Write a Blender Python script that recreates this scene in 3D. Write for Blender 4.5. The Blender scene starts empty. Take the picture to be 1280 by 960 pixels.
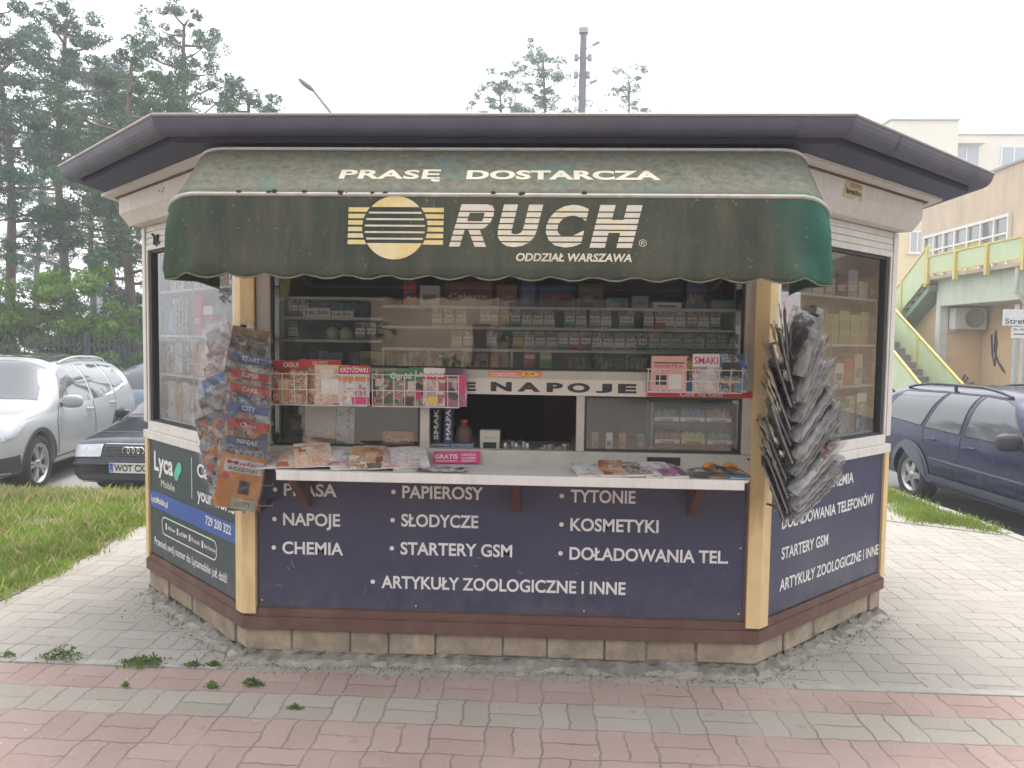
import bpy, bmesh, math, random
import numpy as np
from math import sin, cos, pi, radians, tan, atan2, sqrt
from mathutils import Vector, Matrix
from mathutils.bvhtree import BVHTree
random.seed(7); rng = np.random.default_rng(7)
S = bpy.context.scene
COL = S.collection

# ------------------------------------------------------------------ camera
cam = bpy.data.cameras.new('camera'); camo = bpy.data.objects.new('camera', cam); COL.objects.link(camo)
cam.sensor_width = 36; cam.lens = 961 / 1280 * 36; cam.clip_end = 2000; cam.clip_start = .05
_y, _p, _r = .0457, -.0576, .0137
_fw = Vector((-sin(_y), cos(_y), 0)); _ri = Vector((cos(_y), sin(_y), 0)); _up = Vector((0, 0, 1))
_f2 = _fw * cos(_p) + _up * sin(_p); _u2 = -_fw * sin(_p) + _up * cos(_p)
_r3 = _ri * cos(_r) + _u2 * sin(_r); _u3 = -_ri * sin(_r) + _u2 * cos(_r)
_m = Matrix((( _r3.x, _u3.x, -_f2.x, .2239), (_r3.y, _u3.y, -_f2.y, -3.6708), (_r3.z, _u3.z, -_f2.z, 1.6), (0, 0, 0, 1)))
camo.matrix_world = _m
S.camera = camo

# ------------------------------------------------------------------ light
SUN_EL, SUN_AZ = radians(68), radians(12)       # azimuth from +Y towards +X
w = bpy.data.worlds.new('World'); S.world = w; w.use_nodes = True
nt = w.node_tree; bgn = nt.nodes['Background']
sky = nt.nodes.new('ShaderNodeTexSky'); sky.sky_type = 'NISHITA'; sky.sun_disc = False
sky.sun_elevation = SUN_EL; sky.sun_rotation = SUN_AZ; sky.air_density = 1.0; sky.dust_density = 6.0; sky.ozone_density = 1.0
hs = nt.nodes.new('ShaderNodeHueSaturation'); hs.inputs['Saturation'].default_value = .22; hs.inputs['Value'].default_value = 1.0
nt.links.new(sky.outputs[0], hs.inputs['Color'])
mixw = nt.nodes.new('ShaderNodeMix'); mixw.data_type = 'RGBA'; mixw.inputs[0].default_value = .5
nt.links.new(hs.outputs[0], mixw.inputs[6]); mixw.inputs[7].default_value = (9.0, 9.2, 9.6, 1)     # even cloud layer
nt.links.new(mixw.outputs[2], bgn.inputs[0]); bgn.inputs[1].default_value = .14
sl = bpy.data.lights.new('sun', 'SUN'); sl.energy = 1.1; sl.angle = radians(22); sl.color = (1, .96, .9)
so = bpy.data.objects.new('sun', sl); COL.objects.link(so)
so.rotation_euler = Vector((-sin(SUN_AZ) * cos(SUN_EL), -cos(SUN_AZ) * cos(SUN_EL), -sin(SUN_EL))).to_track_quat('-Z', 'Y').to_euler()
S.view_settings.view_transform = 'Standard'; S.view_settings.look = 'None'
S.view_settings.exposure = 1.3; S.view_settings.gamma = 1; S.view_settings.use_curve_mapping = False
S.render.engine = 'CYCLES'
S.cycles.max_bounces = 7; S.cycles.transparent_max_bounces = 24; S.cycles.glossy_bounces = 3; S.cycles.diffuse_bounces = 3
S.cycles.caustics_reflective = False; S.cycles.caustics_refractive = False

# ------------------------------------------------------------------ materials
class NT:
    """small helper for node graphs"""
    def __init__(s, name):
        s.m = bpy.data.materials.new(name); s.m.use_nodes = True; s.t = s.m.node_tree
        s.bsdf = s.t.nodes['Principled BSDF']; s.out = s.t.nodes['Material Output']
    def n(s, typ, **kw):
        x = s.t.nodes.new(typ)
        for k, v in kw.items(): setattr(x, k, v)
        return x
    def l(s, a, b): s.t.links.new(a, b)
    def math(s, op, a, b=None, c=None):
        x = s.n('ShaderNodeMath', operation=op)
        for i, v in enumerate((a, b, c)):
            if v is None: continue
            if isinstance(v, (int, float)): x.inputs[i].default_value = v
            else: s.l(v, x.inputs[i])
        return x.outputs[0]
    def mix(s, f, a, b, blend='MIX'):
        x = s.n('ShaderNodeMix', data_type='RGBA', blend_type=blend)
        for i, v in ((0, f), (6, a), (7, b)):
            if isinstance(v, (int, float)): x.inputs[i].default_value = v
            elif isinstance(v, tuple): x.inputs[i].default_value = (*v[:3], 1)
            else: s.l(v, x.inputs[i])
        return x.outputs[2]
    def noise(s, vec, scale, detail=4, rough=.6, dim='3D'):
        x = s.n('ShaderNodeTexNoise', noise_dimensions=dim); x.inputs['Scale'].default_value = scale
        x.inputs['Detail'].default_value = detail; x.inputs['Roughness'].default_value = rough
        if vec is not None: s.l(vec, x.inputs['Vector'])
        return x.outputs[0]
    def ramp(s, f, stops, interp='LINEAR'):
        x = s.n('ShaderNodeValToRGB'); cr = x.color_ramp; cr.interpolation = interp
        while len(cr.elements) < len(stops): cr.elements.new(.5)
        for e, (p, c) in zip(cr.elements, stops): e.position = p; e.color = (*c[:3], 1) if not isinstance(c, (int, float)) else (c, c, c, 1)
        s.l(f, x.inputs[0]); return x.outputs[0]
    def coord(s, which='Object'): return s.n('ShaderNodeTexCoord').outputs[which]
    def scaled(s, vec, sc):
        x = s.n('ShaderNodeMapping'); x.inputs['Scale'].default_value = sc; s.l(vec, x.inputs[0]); return x.outputs[0]
    def bump(s, h, strength=.3, dist=.01):
        x = s.n('ShaderNodeBump'); x.inputs['Strength'].default_value = strength; x.inputs['Distance'].default_value = dist
        s.l(h, x.inputs['Height']); s.l(x.outputs[0], s.bsdf.inputs['Normal'])
    def base(s, c):
        i = s.bsdf.inputs['Base Color']
        if isinstance(c, tuple): i.default_value = (*c[:3], 1)
        else: s.l(c, i)
    def set(s, **kw):
        for k, v in kw.items():
            i = s.bsdf.inputs[k.replace('_', ' ')]
            if isinstance(v, (int, float, tuple)): i.default_value = v
            else: s.l(v, i)

MC = {}
def mat(name, c, rough=.6, metal=0, var=.12, scale=6, dirt=None, dirt_amt=.3, bump=0, spec=.5, streak=False):
    """plain painted / worn surface: colour + soft variation + optional dirt of its own shape"""
    if name in MC: return MC[name]
    g = NT(name); v = g.coord()
    n1 = g.noise(v, scale, 5, .65)
    f = g.ramp(n1, [(.3, 0), (.75, 1)])
    dark = tuple(x * (1 - var) for x in c); light = tuple(min(1, x * (1 + var * .6)) for x in c)
    col = g.mix(f, dark, light)
    if dirt:
        vv = g.scaled(v, (5, 5, .6)) if streak else v
        n2 = g.noise(vv, scale * .7, 6, .7)
        col = g.mix(g.math('MULTIPLY', g.ramp(n2, [(.48, 0), (.72, 1)]), dirt_amt), col, dirt)
    g.base(col); g.set(Roughness=rough, Metallic=metal)
    g.bsdf.inputs['Specular IOR Level'].default_value = spec
    if bump: g.bump(g.noise(v, scale * 8, 4), bump, .004)
    MC[name] = g.m; return g.m

def glass(name, tint=(1, 1, 1), rough=0.0, boost=1.0, dust=.0, dcol=(.6, .58, .54), lo=.3, hi=.8):
    """single pane: Fresnel reflection over a clear sheet"""
    g = NT(name); t = g.t; t.nodes.remove(g.bsdf)
    tr = g.n('ShaderNodeBsdfTransparent'); tr.inputs[0].default_value = (*tint, 1)
    gl = g.n('ShaderNodeBsdfGlossy'); gl.inputs['Roughness'].default_value = rough
    fr = g.n('ShaderNodeFresnel'); fr.inputs[0].default_value = 1.5
    f = g.math('MINIMUM', g.math('MULTIPLY', fr.outputs[0], 1.75 * boost), 1.0)
    mx = g.n('ShaderNodeMixShader'); g.l(f, mx.inputs[0]); g.l(tr.outputs[0], mx.inputs[1]); g.l(gl.outputs[0], mx.inputs[2])
    last = mx.outputs[0]
    if dust:  # thin dust on panes; painted sheen streaks on the wrap film
        df = g.n('ShaderNodeBsdfDiffuse'); df.inputs[0].default_value = (*dcol, 1)
        nz = g.ramp(g.noise(g.scaled(g.coord(), (3, 3, 1)), 2.5, 6, .7), [(lo, .25 if lo < .35 else .06), (hi, 1)])
        m2 = g.n('ShaderNodeMixShader'); g.l(g.math('MULTIPLY', nz, dust), m2.inputs[0])
        g.l(last, m2.inputs[1]); g.l(df.outputs[0], m2.inputs[2]); last = m2.outputs[0]
    g.l(last, g.out.inputs[0]); return g.m

def paving(name, c1, c2, joint=(.15, .135, .115), dust=(.36, .33, .29), dust_amt=.35):
    g = NT(name); pos = g.n('ShaderNodeNewGeometry').outputs['Position']
    sp = g.n('ShaderNodeSeparateXYZ'); g.l(pos, sp.inputs[0])
    wob = g.math('MULTIPLY', g.math('SUBTRACT', g.noise(pos, 1.3, 2), .5), .05)
    u = g.math('ADD', g.math('DIVIDE', sp.outputs[0], .225), wob); v = g.math('ADD', g.math('DIVIDE', g.math('ADD', sp.outputs[1], .14), .225), wob)
    def tri(a):     # zigzag wave -1..1
        return g.math('SUBTRACT', g.math('MULTIPLY', g.math('PINGPONG', a, .5), 4), 1)
    def wave(a): return g.math('ADD', g.math('MULTIPLY', g.math('SINE', g.math('MULTIPLY', a, 2 * pi)), .35), g.math('MULTIPLY', tri(g.math('SUBTRACT', a, .25)), .65))
    u2 = g.math('ADD', u, g.math('MULTIPLY', g.math('ADD', wave(v), g.math('MULTIPLY', g.math('SUBTRACT', g.noise(pos, 30, 2), .5), .5)), .115)); v2 = g.math('ADD', v, g.math('MULTIPLY', g.math('ADD', wave(u), g.math('MULTIPLY', g.math('SUBTRACT', g.noise(pos, 30, 2), .5), .5)), .09))
    cu, cv = g.math('FLOOR', u2), g.math('FLOOR', v2); fu, fv = g.math('SUBTRACT', u2, cu), g.math('SUBTRACT', v2, cv)
    par = g.math('FLOORED_MODULO', g.math('ADD', cu, cv), 2)
    edge = lambda a: g.math('MINIMUM', a, g.math('SUBTRACT', 1, a))
    mu, mv = g.math('ABSOLUTE', g.math('SUBTRACT', fu, .5)), g.math('ABSOLUTE', g.math('SUBTRACT', fv, .5))
    midd = g.math('ADD', g.math('MULTIPLY', par, mu), g.math('MULTIPLY', g.math('SUBTRACT', 1, par), mv))
    d = g.math('MINIMUM', g.math('MINIMUM', edge(fu), edge(fv)), midd)
    half = g.math('ADD', g.math('MULTIPLY', par, g.math('GREATER_THAN', fu, .5)), g.math('MULTIPLY', g.math('SUBTRACT', 1, par), g.math('GREATER_THAN', fv, .5)))
    cx = g.n('ShaderNodeCombineXYZ'); g.l(cu, cx.inputs[0]); g.l(cv, cx.inputs[1]); g.l(half, cx.inputs[2])
    wn = g.n('ShaderNodeTexWhiteNoise', noise_dimensions='3D'); g.l(cx.outputs[0], wn.inputs[0])
    col = g.mix(wn.outputs[0], c1, c2)
    fine = g.noise(pos, 150, 4, .85)
    col = g.mix(g.math('MULTIPLY', g.ramp(fine, [(.35, 0), (.7, 1)]), .45), col, tuple(x * .62 for x in c1))
    big = g.noise(pos, 1.1, 6, .7)
    col = g.mix(g.math('MULTIPLY', g.ramp(big, [(.4, 0), (.7, 1)]), dust_amt), col, dust)
    spots = g.noise(pos, 9, 3, .5)
    col = g.mix(g.math('MULTIPLY', g.ramp(spots, [(.66, 0), (.72, 1)]), .35), col, tuple(x * .5 for x in c1))
    jw = g.math('ADD', .006, g.math('MULTIPLY', g.noise(pos, 9, 3), .024))
    jm = g.n('ShaderNodeMapRange', interpolation_type='SMOOTHSTEP'); g.l(d, jm.inputs[0])
    g.l(g.math('MULTIPLY', jw, .5), jm.inputs[1]); g.l(g.math('MULTIPLY', jw, 1.5), jm.inputs[2]); jm.inputs[3].default_value = 1; jm.inputs[4].default_value = 0
    sandy = g.ramp(g.noise(pos, 2.2, 4), [(.45, joint), (.68, tuple(x * .95 for x in dust))])
    col = g.mix(g.math('MULTIPLY', jm.outputs[0], .78), col, sandy)
    specks = g.noise(pos, 38, 2, .4)
    col = g.mix(g.math('MULTIPLY', g.ramp(specks, [(.73, 0), (.76, 1)]), .5), col, (.55, .53, .49))
    g.base(col); g.set(Roughness=.88); g.bsdf.inputs['Specular IOR Level'].default_value = .25
    hgt = g.math('ADD', g.math('SUBTRACT', 1, jm.outputs[0]), g.math('MULTIPLY', fine, .25))
    g.bump(hgt, .5, .006); return g.m

def cover(name, cols, scale=16):
    """printed cover: blocks of colour and small picture shapes, different on every object"""
    g = NT(name); v = g.coord(); oi = g.n('ShaderNodeObjectInfo')
    vo = g.n('ShaderNodeTexVoronoi', voronoi_dimensions='4D', distance='CHEBYCHEV'); vo.inputs['Scale'].default_value = scale
    g.l(v, vo.inputs['Vector']); g.l(g.math('MULTIPLY', oi.outputs['Random'], 20), vo.inputs['W'])
    sc = g.n('ShaderNodeSeparateColor'); g.l(vo.outputs['Color'], sc.inputs[0])
    k = len(cols); col = g.ramp(sc.outputs[0], [(i / k, c) for i, c in enumerate(cols)], 'CONSTANT')
    no = g.n('ShaderNodeTexNoise', noise_dimensions='4D'); no.inputs['Scale'].default_value = scale * 2.6; no.inputs['Detail'].default_value = 3
    g.l(v, no.inputs['Vector']); g.l(g.math('MULTIPLY', oi.outputs['Random'], 20), no.inputs['W'])
    col2 = g.ramp(no.outputs[0], [(i / k * .6 + .2, c) for i, c in enumerate(cols[::-1])])
    col = g.mix(g.ramp(sc.outputs[1], [(.45, 0), (.55, 1)]), col, col2)
    g.base(col); g.set(Roughness=.35); return g.m

# ------------------------------------------------------------------ mesh helpers
class MB:
    def __init__(s): s.v = []; s.f = []; s.mi = []; s.sm = []
    def add(s, vs, fs, mi=0, smooth=False):
        o = len(s.v); s.v += [tuple(p) for p in vs]; s.f += [tuple(i + o for i in f) for f in fs]
        s.mi += [mi] * len(fs); s.sm += [smooth] * len(fs); return s
    def hexa(s, p, mi=0):     # 8 points: bottom 4 ccw, top 4 ccw
        return s.add(p, [(3, 2, 1, 0), (4, 5, 6, 7), (0, 1, 5, 4), (1, 2, 6, 5), (2, 3, 7, 6), (3, 0, 4, 7)], mi)
    def box(s, x0, x1, y0, y1, z0, z1, mi=0, M=None):
        p = [(x0, y0, z0), (x1, y0, z0), (x1, y1, z0), (x0, y1, z0), (x0, y0, z1), (x1, y0, z1), (x1, y1, z1), (x0, y1, z1)]
        if M is not None: p = [M @ Vector(q) for q in p]
        return s.hexa(p, mi)
    def fbox(s, F, a0, a1, t0, t1, z0, z1, mi=0):   # box in a wall frame: a along, t outwards
        return s.hexa([F(a0, t1, z0), F(a1, t1, z0), F(a1, t0, z0), F(a0, t0, z0), F(a0, t1, z1), F(a1, t1, z1), F(a1, t0, z1), F(a0, t0, z1)], mi)
    def tube(s, pts, r, n=8, mi=0, caps=True, smooth=True):
        pts = [Vector(p) for p in pts]; k = len(pts); rs = r if isinstance(r, (list, tuple)) else [r] * k
        vs = []; prev = None
        for i, p in enumerate(pts):
            d = (pts[min(i + 1, k - 1)] - pts[max(i - 1, 0)]).normalized()
            a = d.orthogonal().normalized() if prev is None else (prev - d * prev.dot(d)).normalized()
            prev = a; b = d.cross(a)
            vs += [p + (a * cos(2 * pi * j / n) + b * sin(2 * pi * j / n)) * rs[i] for j in range(n)]
        fs = [(i * n + j, i * n + (j + 1) % n, (i + 1) * n + (j + 1) % n, (i + 1) * n + j) for i in range(k - 1) for j in range(n)]
        s.add(vs, fs, mi, smooth)
        if caps: s.add(vs[:n], [tuple(range(n))[::-1]], mi); s.add(vs[-n:], [tuple(range(n))], mi)
        return s
    def lathe(s, prof, n=24, mi=0, M=None, smooth=True):   # prof (r,z) about z
        vs = [(r * cos(2 * pi * j / n), r * sin(2 * pi * j / n), z) for r, z in prof for j in range(n)]
        if M is not None: vs = [M @ Vector(p) for p in vs]
        fs = [(i * n + j, i * n + (j + 1) % n, (i + 1) * n + (j + 1) % n, (i + 1) * n + j) for i in range(len(prof) - 1) for j in range(n)]
        return s.add(vs, fs, mi, smooth)
    def prism(s, poly, F, t0, t1, mi=0):     # poly in (a,z), extruded in t through frame F
        n = len(poly); vs = [F(a, t1, z) for a, z in poly] + [F(a, t0, z) for a, z in poly]
        return s.add(vs, [tuple(range(n)), tuple(range(n, 2 * n))[::-1]] + [(i, i + n, (i + 1) % n + n, (i + 1) % n) for i in range(n)], mi)
    def grid(s, fn, nu, nv, mi=0, smooth=True, flip=False):
        vs = [fn(i / nu, j / nv) for j in range(nv + 1) for i in range(nu + 1)]
        q = lambda i, j: j * (nu + 1) + i
        fs = [(q(i, j), q(i + 1, j), q(i + 1, j + 1), q(i, j + 1)) for j in range(nv) for i in range(nu)]
        if flip: fs = [f[::-1] for f in fs]
        return s.add(vs, fs, mi, smooth)
    def build(s, name, mats, parent=None, bevel=0):
        me = bpy.data.meshes.new(name); me.from_pydata([tuple(p) for p in s.v], [], s.f)
        if not isinstance(mats, (list, tuple)): mats = [mats]
        for m in mats: me.materials.append(m)
        if len(me.polygons) == len(s.mi):
            me.polygons.foreach_set('material_index', s.mi); me.polygons.foreach_set('use_smooth', s.sm)
        me.update()
        return link(name, me, parent, bevel)

def link(name, me, parent=None, bevel=0):
    o = bpy.data.objects.new(name, me); COL.objects.link(o)
    if parent is not None: o.parent = parent
    if bevel:
        b = o.modifiers.new('bevel', 'BEVEL'); b.width = bevel; b.segments = 2; b.limit_method = 'ANGLE'; b.angle_limit = radians(40)
    return o
def tag(o, label, cat, group=None):
    o['label'] = label; o['category'] = cat
    if group: o['group'] = group
    return o
def struct(o, kind='structure'): o['kind'] = kind; return o
def thing(name, label, cat, loc=(0, 0, 0), rot=(0, 0, 0), group=None, scale=1):
    o = bpy.data.objects.new(name, None); COL.objects.link(o); o.location = loc; o.rotation_euler = rot; o.scale = (scale,) * 3
    o.empty_display_size = .1
    return tag(o, label, cat, group)
def copy_tree(o, parent=None):
    c = o.copy(); COL.objects.link(c)
    if parent is not None: c.parent = parent
    for ch in list(o.children): copy_tree(ch, c)
    return c

# lettering: 2D text outlines turned into mesh; size = cap height
_tc = {}
def text2d(s, bold=0.0, shear=0.0, space=1.0):
    key = (s, bold, shear, space)
    if key in _tc: return _tc[key]
    def mk(t):
        cu = bpy.data.curves.new('t', 'FONT'); cu.body = t; cu.size = 1; cu.offset = bold; cu.shear = shear; cu.space_character = space
        cu.fill_mode = 'FRONT'; cu.resolution_u = 4
        o = bpy.data.objects.new('t', cu); COL.objects.link(o)
        me = o.to_mesh(); vs = [(v.co.x, v.co.y) for v in me.vertices]; fs = [tuple(p.vertices) for p in me.polygons]
        o.to_mesh_clear(); bpy.data.objects.remove(o); bpy.data.curves.remove(cu); return vs, fs
    vs, fs = mk(s); hv, _ = mk('H')
    y0 = min(p[1] for p in hv); h = max(p[1] for p in hv) - y0
    x0 = min(p[0] for p in vs)
    vs = [((x - x0) / h, (y - y0) / h) for x, y in vs]
    _tc[key] = (vs, fs, max(p[0] for p in vs)); return _tc[key]
def add_text(mb, F, s, a, z, h, w=None, t=.002, mi=0, bold=.015, shear=0, space=1, thick=0.0, rot=0, xs=None):
    vs, fs, W = text2d(s, bold, shear, space)
    k = (w / W) if w else h * (xs or 1)
    c, sn = cos(rot), sin(rot)
    P = [F(a + x * k * c - y * h * sn, t, z + x * k * sn + y * h * c) for x, y in vs]
    mb.add(P, fs, mi); return mb
# ------------------------------------------------------------------ colours / materials
M_alu = mat('window_aluminium', (.46, .43, .38), .5, 0, .12, 9, (.3, .26, .2), .4)
M_white = mat('white_painted_metal', (.62, .60, .56), .5, 0, .08, 7, (.38, .34, .28), .35, streak=True)
M_navy = mat('navy_panel', (.033, .037, .084), .42, 0, .14, 3, (.10, .10, .13), .3)
M_dgreen = mat('dark_green_panel', (.036, .055, .062), .45, 0, .1, 3, (.09, .11, .12), .2)
M_blue = mat('blue_band', (.045, .10, .34), .45, 0, .06, 5)
def splash(m):
    t = m.node_tree; b = t.nodes['Principled BSDF']; src = b.inputs['Base Color'].links[0].from_socket; N_ = t.nodes.new
    c = N_('ShaderNodeTexCoord'); s = N_('ShaderNodeSeparateXYZ'); t.links.new(c.outputs['Object'], s.inputs[0]); n = N_('ShaderNodeTexNoise'); n.inputs['Scale'].default_value = 9; n.inputs['Detail'].default_value = 8; n.inputs['Roughness'].default_value = .75; t.links.new(c.outputs['Object'], n.inputs['Vector'])
    r = N_('ShaderNodeMapRange'); t.links.new(s.outputs[2], r.inputs[0]); r.inputs[1].default_value = .55; r.inputs[2].default_value = .22
    a = N_('ShaderNodeMath'); a.operation = 'MULTIPLY'; t.links.new(r.outputs[0], a.inputs[0]); q = N_('ShaderNodeMapRange'); t.links.new(n.outputs[0], q.inputs[0]); q.inputs[1].default_value = .40; q.inputs[2].default_value = .70; t.links.new(q.outputs[0], a.inputs[1])
    k = N_('ShaderNodeMath'); k.operation = 'MULTIPLY'; k.inputs[1].default_value = .55; t.links.new(a.outputs[0], k.inputs[0])
    x = N_('ShaderNodeMix'); x.data_type = 'RGBA'; t.links.new(k.outputs[0], x.inputs[0]); t.links.new(src, x.inputs[6]); x.inputs[7].default_value = (.15, .135, .12, 1); t.links.new(x.outputs[2], b.inputs['Base Color'])
for m_ in (M_navy, M_dgreen): splash(m_)
M_letter = mat('white_lettering', (.70, .69, .68), .5, 0, .08, 14, (.42, .41, .42), .35)
M_yellow = mat('yellow_post_paint', (.66, .49, .245), .55, 0, .12, 8, (.35, .22, .10), .45, streak=True)
M_brown = mat('brown_beam_paint', (.12, .058, .045), .6, 0, .2, 9, (.20, .14, .11), .4)
M_brownst = mat('brown_steel', (.10, .045, .032), .55, 0, .15, 12)
M_brick = mat('plinth_block', (.36, .29, .21), .9, 0, .4, 7, (.14, .12, .10), .75, .9, .2)
M_mortar = mat('rough_mortar', (.21, .19, .165), .95, 0, .45, 14, (.33, .31, .28), .7, 1.0, .2)
M_gutter = mat('gutter_metal', (.082, .086, .120), .5, .1, .2, 4, (.15, .11, .095), .3)  # bluish tint of lens glare put into the metal's colour
M_fascia = mat('eave_boards', (.046, .056, .105), .6, 0, .2, 5)  # blue lift of lens glare mixed into the board colour
M_bitumen = mat('roof_felt', (.05, .047, .045), .95, 0, .4, 9, (.10, .10, .06), .6, .6)
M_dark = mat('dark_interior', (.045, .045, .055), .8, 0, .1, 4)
M_shelf = mat('shelf_plate', (.55, .55, .52), .5, 0, .05, 5)
M_backb = mat('shelf_backboard', (.07, .08, .085), .7, 0, .2, 5)
M_black = mat('black_plastic', (.02, .02, .022), .45, 0, .1, 10)
M_rubber = mat('glazing_rubber', (.03, .03, .03), .7, 0, .1, 10)
M_wire = mat('white_wire', (.62, .58, .54), .45, 0, .05, 10)
G_front = glass('window_glass', (.93, .95, .94), 0, 1.7, .006)
G_wing2 = glass('right_window_glass', (.95, .97, .96), 0, 1.7, .01)
G_wing = glass('side_window_glass', (.95, .97, .96), 0, .9, .015)

# ------------------------------------------------------------------ ground
def sheet(name, poly, z, m, side=0):
    mb = MB(); n = len(poly); mb.add([(x, y, z) for x, y in poly], [tuple(range(n))])
    if side:
        mb.add([(x, y, z) for x, y in poly] + [(x, y, z - side) for x, y in poly], [(i, i + n, (i + 1) % n + n, (i + 1) % n) for i in range(n)])
    return struct(mb.build(name, m))
def ground_mat(name, c, c2, joint=0):
    g = NT(name); v = g.n('ShaderNodeNewGeometry').outputs['Position']
    f = g.noise(v, 90, 4, .8); b = g.noise(v, .6, 6, .65)
    col = g.mix(g.ramp(b, [(.35, 0), (.7, 1)]), c, c2)
    col = g.mix(g.math('MULTIPLY', g.ramp(f, [(.4, 0), (.7, 1)]), .4), col, tuple(x * .55 for x in c))
    g.base(col); g.set(Roughness=.9); g.bump(f, .4, .006); return g.m
M_asph = ground_mat('parking_asphalt', (.30, .285, .26), (.22, .21, .20))
M_road = ground_mat('road_asphalt', (.10, .10, .10), (.15, .145, .14))
M_soil = ground_mat('lawn_soil', (.14, .12, .075), (.20, .18, .11))
M_conc = ground_mat('verge_concrete', (.34, .32, .285), (.26, .24, .2))
M_kerb = mat('kerb_concrete', (.36, .34, .31), .9, 0, .2, 12, (.2, .19, .16), .4, .4, .2)
P_grey = paving('grey_paving', (.30, .275, .245), (.355, .33, .295), dust=(.37, .335, .295), dust_amt=.45)
P_grey2 = paving('grey_paving_row', (.305, .274, .230), (.36, .325, .277), dust=(.36, .33, .29), dust_amt=.3)
P_red = paving('red_paving', (.31, .222, .192), (.365, .268, .236), dust=(.39, .30, .265), dust_amt=.6)

struct(sheet('ground', [(-220, -220), (220, -220), (220, 260), (-220, 260)], -.205, M_asph))
def kx(y): return 3.97 - (y - 4.85) * .085          # line of the right-hand kerb
platform = [(-30, -45), (kx(-45), -45), (kx(7), 7), (-2.6, 7), (-3.25, 3.72), (-30, 3.2)]
sheet('pavement', platform, 0, P_grey, .2)
sheet('road', [(kx(-45) + .13, -45), (kx(-45) + 6.2, -45), (kx(60) + 6.2, 60), (kx(60) + .13, 60)], -.2, M_road)
sheet('red_path', [(-30, -.365), (-30, -.145), (12, -.145 + .0), (kx(-.145) - .0, -.145), (kx(-.365), -.365)][0:2] + [(kx(-.145), -.145), (kx(-.365), -.365)], .004, P_red)
sheet('grey_path', [(-30, -.59), (-30, -.365), (kx(-.365), -.365), (kx(-.59), -.59)], .004, P_grey2)
sheet('red_path', [(-30, -9), (-30, -.59), (kx(-.59), -.59), (kx(-9), -9)], .004, P_red)
mb = MB()
for x0, x1 in ((-30, -1.33), (1.40, kx(-.1) - .02)):
    n = max(1, int((x1 - x0) / 1.0)); st = (x1 - x0) / n
    for i in range(n):
        j = random.uniform(-.002, .002)
        mb.box(x0 + i * st + .003, x0 + (i + 1) * st - .003, -.14, -.085, -.01, .010 + j)
struct(mb.build('edging_strip', M_kerb, bevel=.004))
mb = MB()
for (ax, ay, bx, by) in ((kx(-40), -40, kx(7), 7), (-3.25, 3.72, -2.6, 7), (-30, 3.2, -3.25, 3.72)):
    L = sqrt((bx - ax) ** 2 + (by - ay) ** 2); n = int(L); d = Vector((bx - ax, by - ay, 0)).normalized(); q = Vector((d.y, -d.x, 0))
    if (ax, ay) == (-3.25, 3.72) or ax == -30: q = -q
    for i in range(n):
        a, b = i * L / n + .004, (i + 1) * L / n - .004; dz = random.uniform(-.006, .006)
        P = lambda s, t, z: Vector((ax, ay, 0)) + d * s + q * t + Vector((0, 0, z))
        mb.hexa([P(a, .001, -.2), P(b, .001, -.2), P(b, .12, -.2), P(a, .12, -.2), P(a, .001, .012 + dz), P(b, .001, .012 + dz), P(b, .12, .006 + dz), P(a, .12, .006 + dz)])
struct(mb.build('kerb', M_kerb, bevel=.012))
lawn_poly = [(-30, -.0), (-6, .02), (-4.2, .12), (-3.35, .30), (-3.02, .55), (-3.0, .85), (-3.03, 1.15), (-3.07, 1.75), (-3.13, 2.3), (-3.22, 3.0), (-3.26, 3.70), (-5.2, 3.64), (-30, 3.18)]
sheet('lawn_soil', lawn_poly, .006, M_soil)
vline = [(kx(3.0) - .02, 2.95), (3.35, 3.38), (2.6, 3.78), (2.2, 4.1), (2.2, 7), (kx(7) - .02, 7)]
sheet('verge', vline, .005, M_conc)
# rough cement smear round the foot of the kiosk
rr = random.Random(3)

# ------------------------------------------------------------------ kiosk frames
W2, ANG, LW = 1.249, .7555, 1.328
CA, SA = cos(ANG), sin(ANG)
def frame(o, xd, n):
    o, xd, n = Vector(o), Vector(xd), Vector(n)
    return lambda a, t, z: o + xd * a + n * t + Vector((0, 0, z))
F0 = frame((0, 0, 0), (1, 0, 0), (0, -1, 0))
FL = frame((-W2 - LW * CA, LW * SA, 0), (CA, -SA, 0), (-SA, -CA, 0))
FR = frame((W2, 0, 0), (CA, SA, 0), (SA, -CA, 0))
AX, BY, YB = W2 + LW * CA, LW * SA, 2.45         # far corners, depth of the back
FSL = frame((-AX, YB, 0), (0, -1, 0), (-1, 0, 0)); FSR = frame((AX, BY, 0), (0, 1, 0), (1, 0, 0))
FB = frame((AX, YB, 0), (-1, 0, 0), (0, 1, 0))
SL = YB - BY
def ring(o):   # footprint outline at offset o, from the back left round the front to the back right
    k1, k2 = tan(ANG / 2) * o, tan((pi / 2 - ANG) / 2) * o
    return [(-AX - o, YB + o), (-AX - o, BY - k2), (-W2 - k1, -o), (W2 + k1, -o), (AX + o, BY - k2), (AX + o, YB + o)]
kiosk = thing('kiosk', 'newspaper kiosk with navy panels, yellow posts and a dark green awning on grey paving', 'kiosk')

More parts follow.
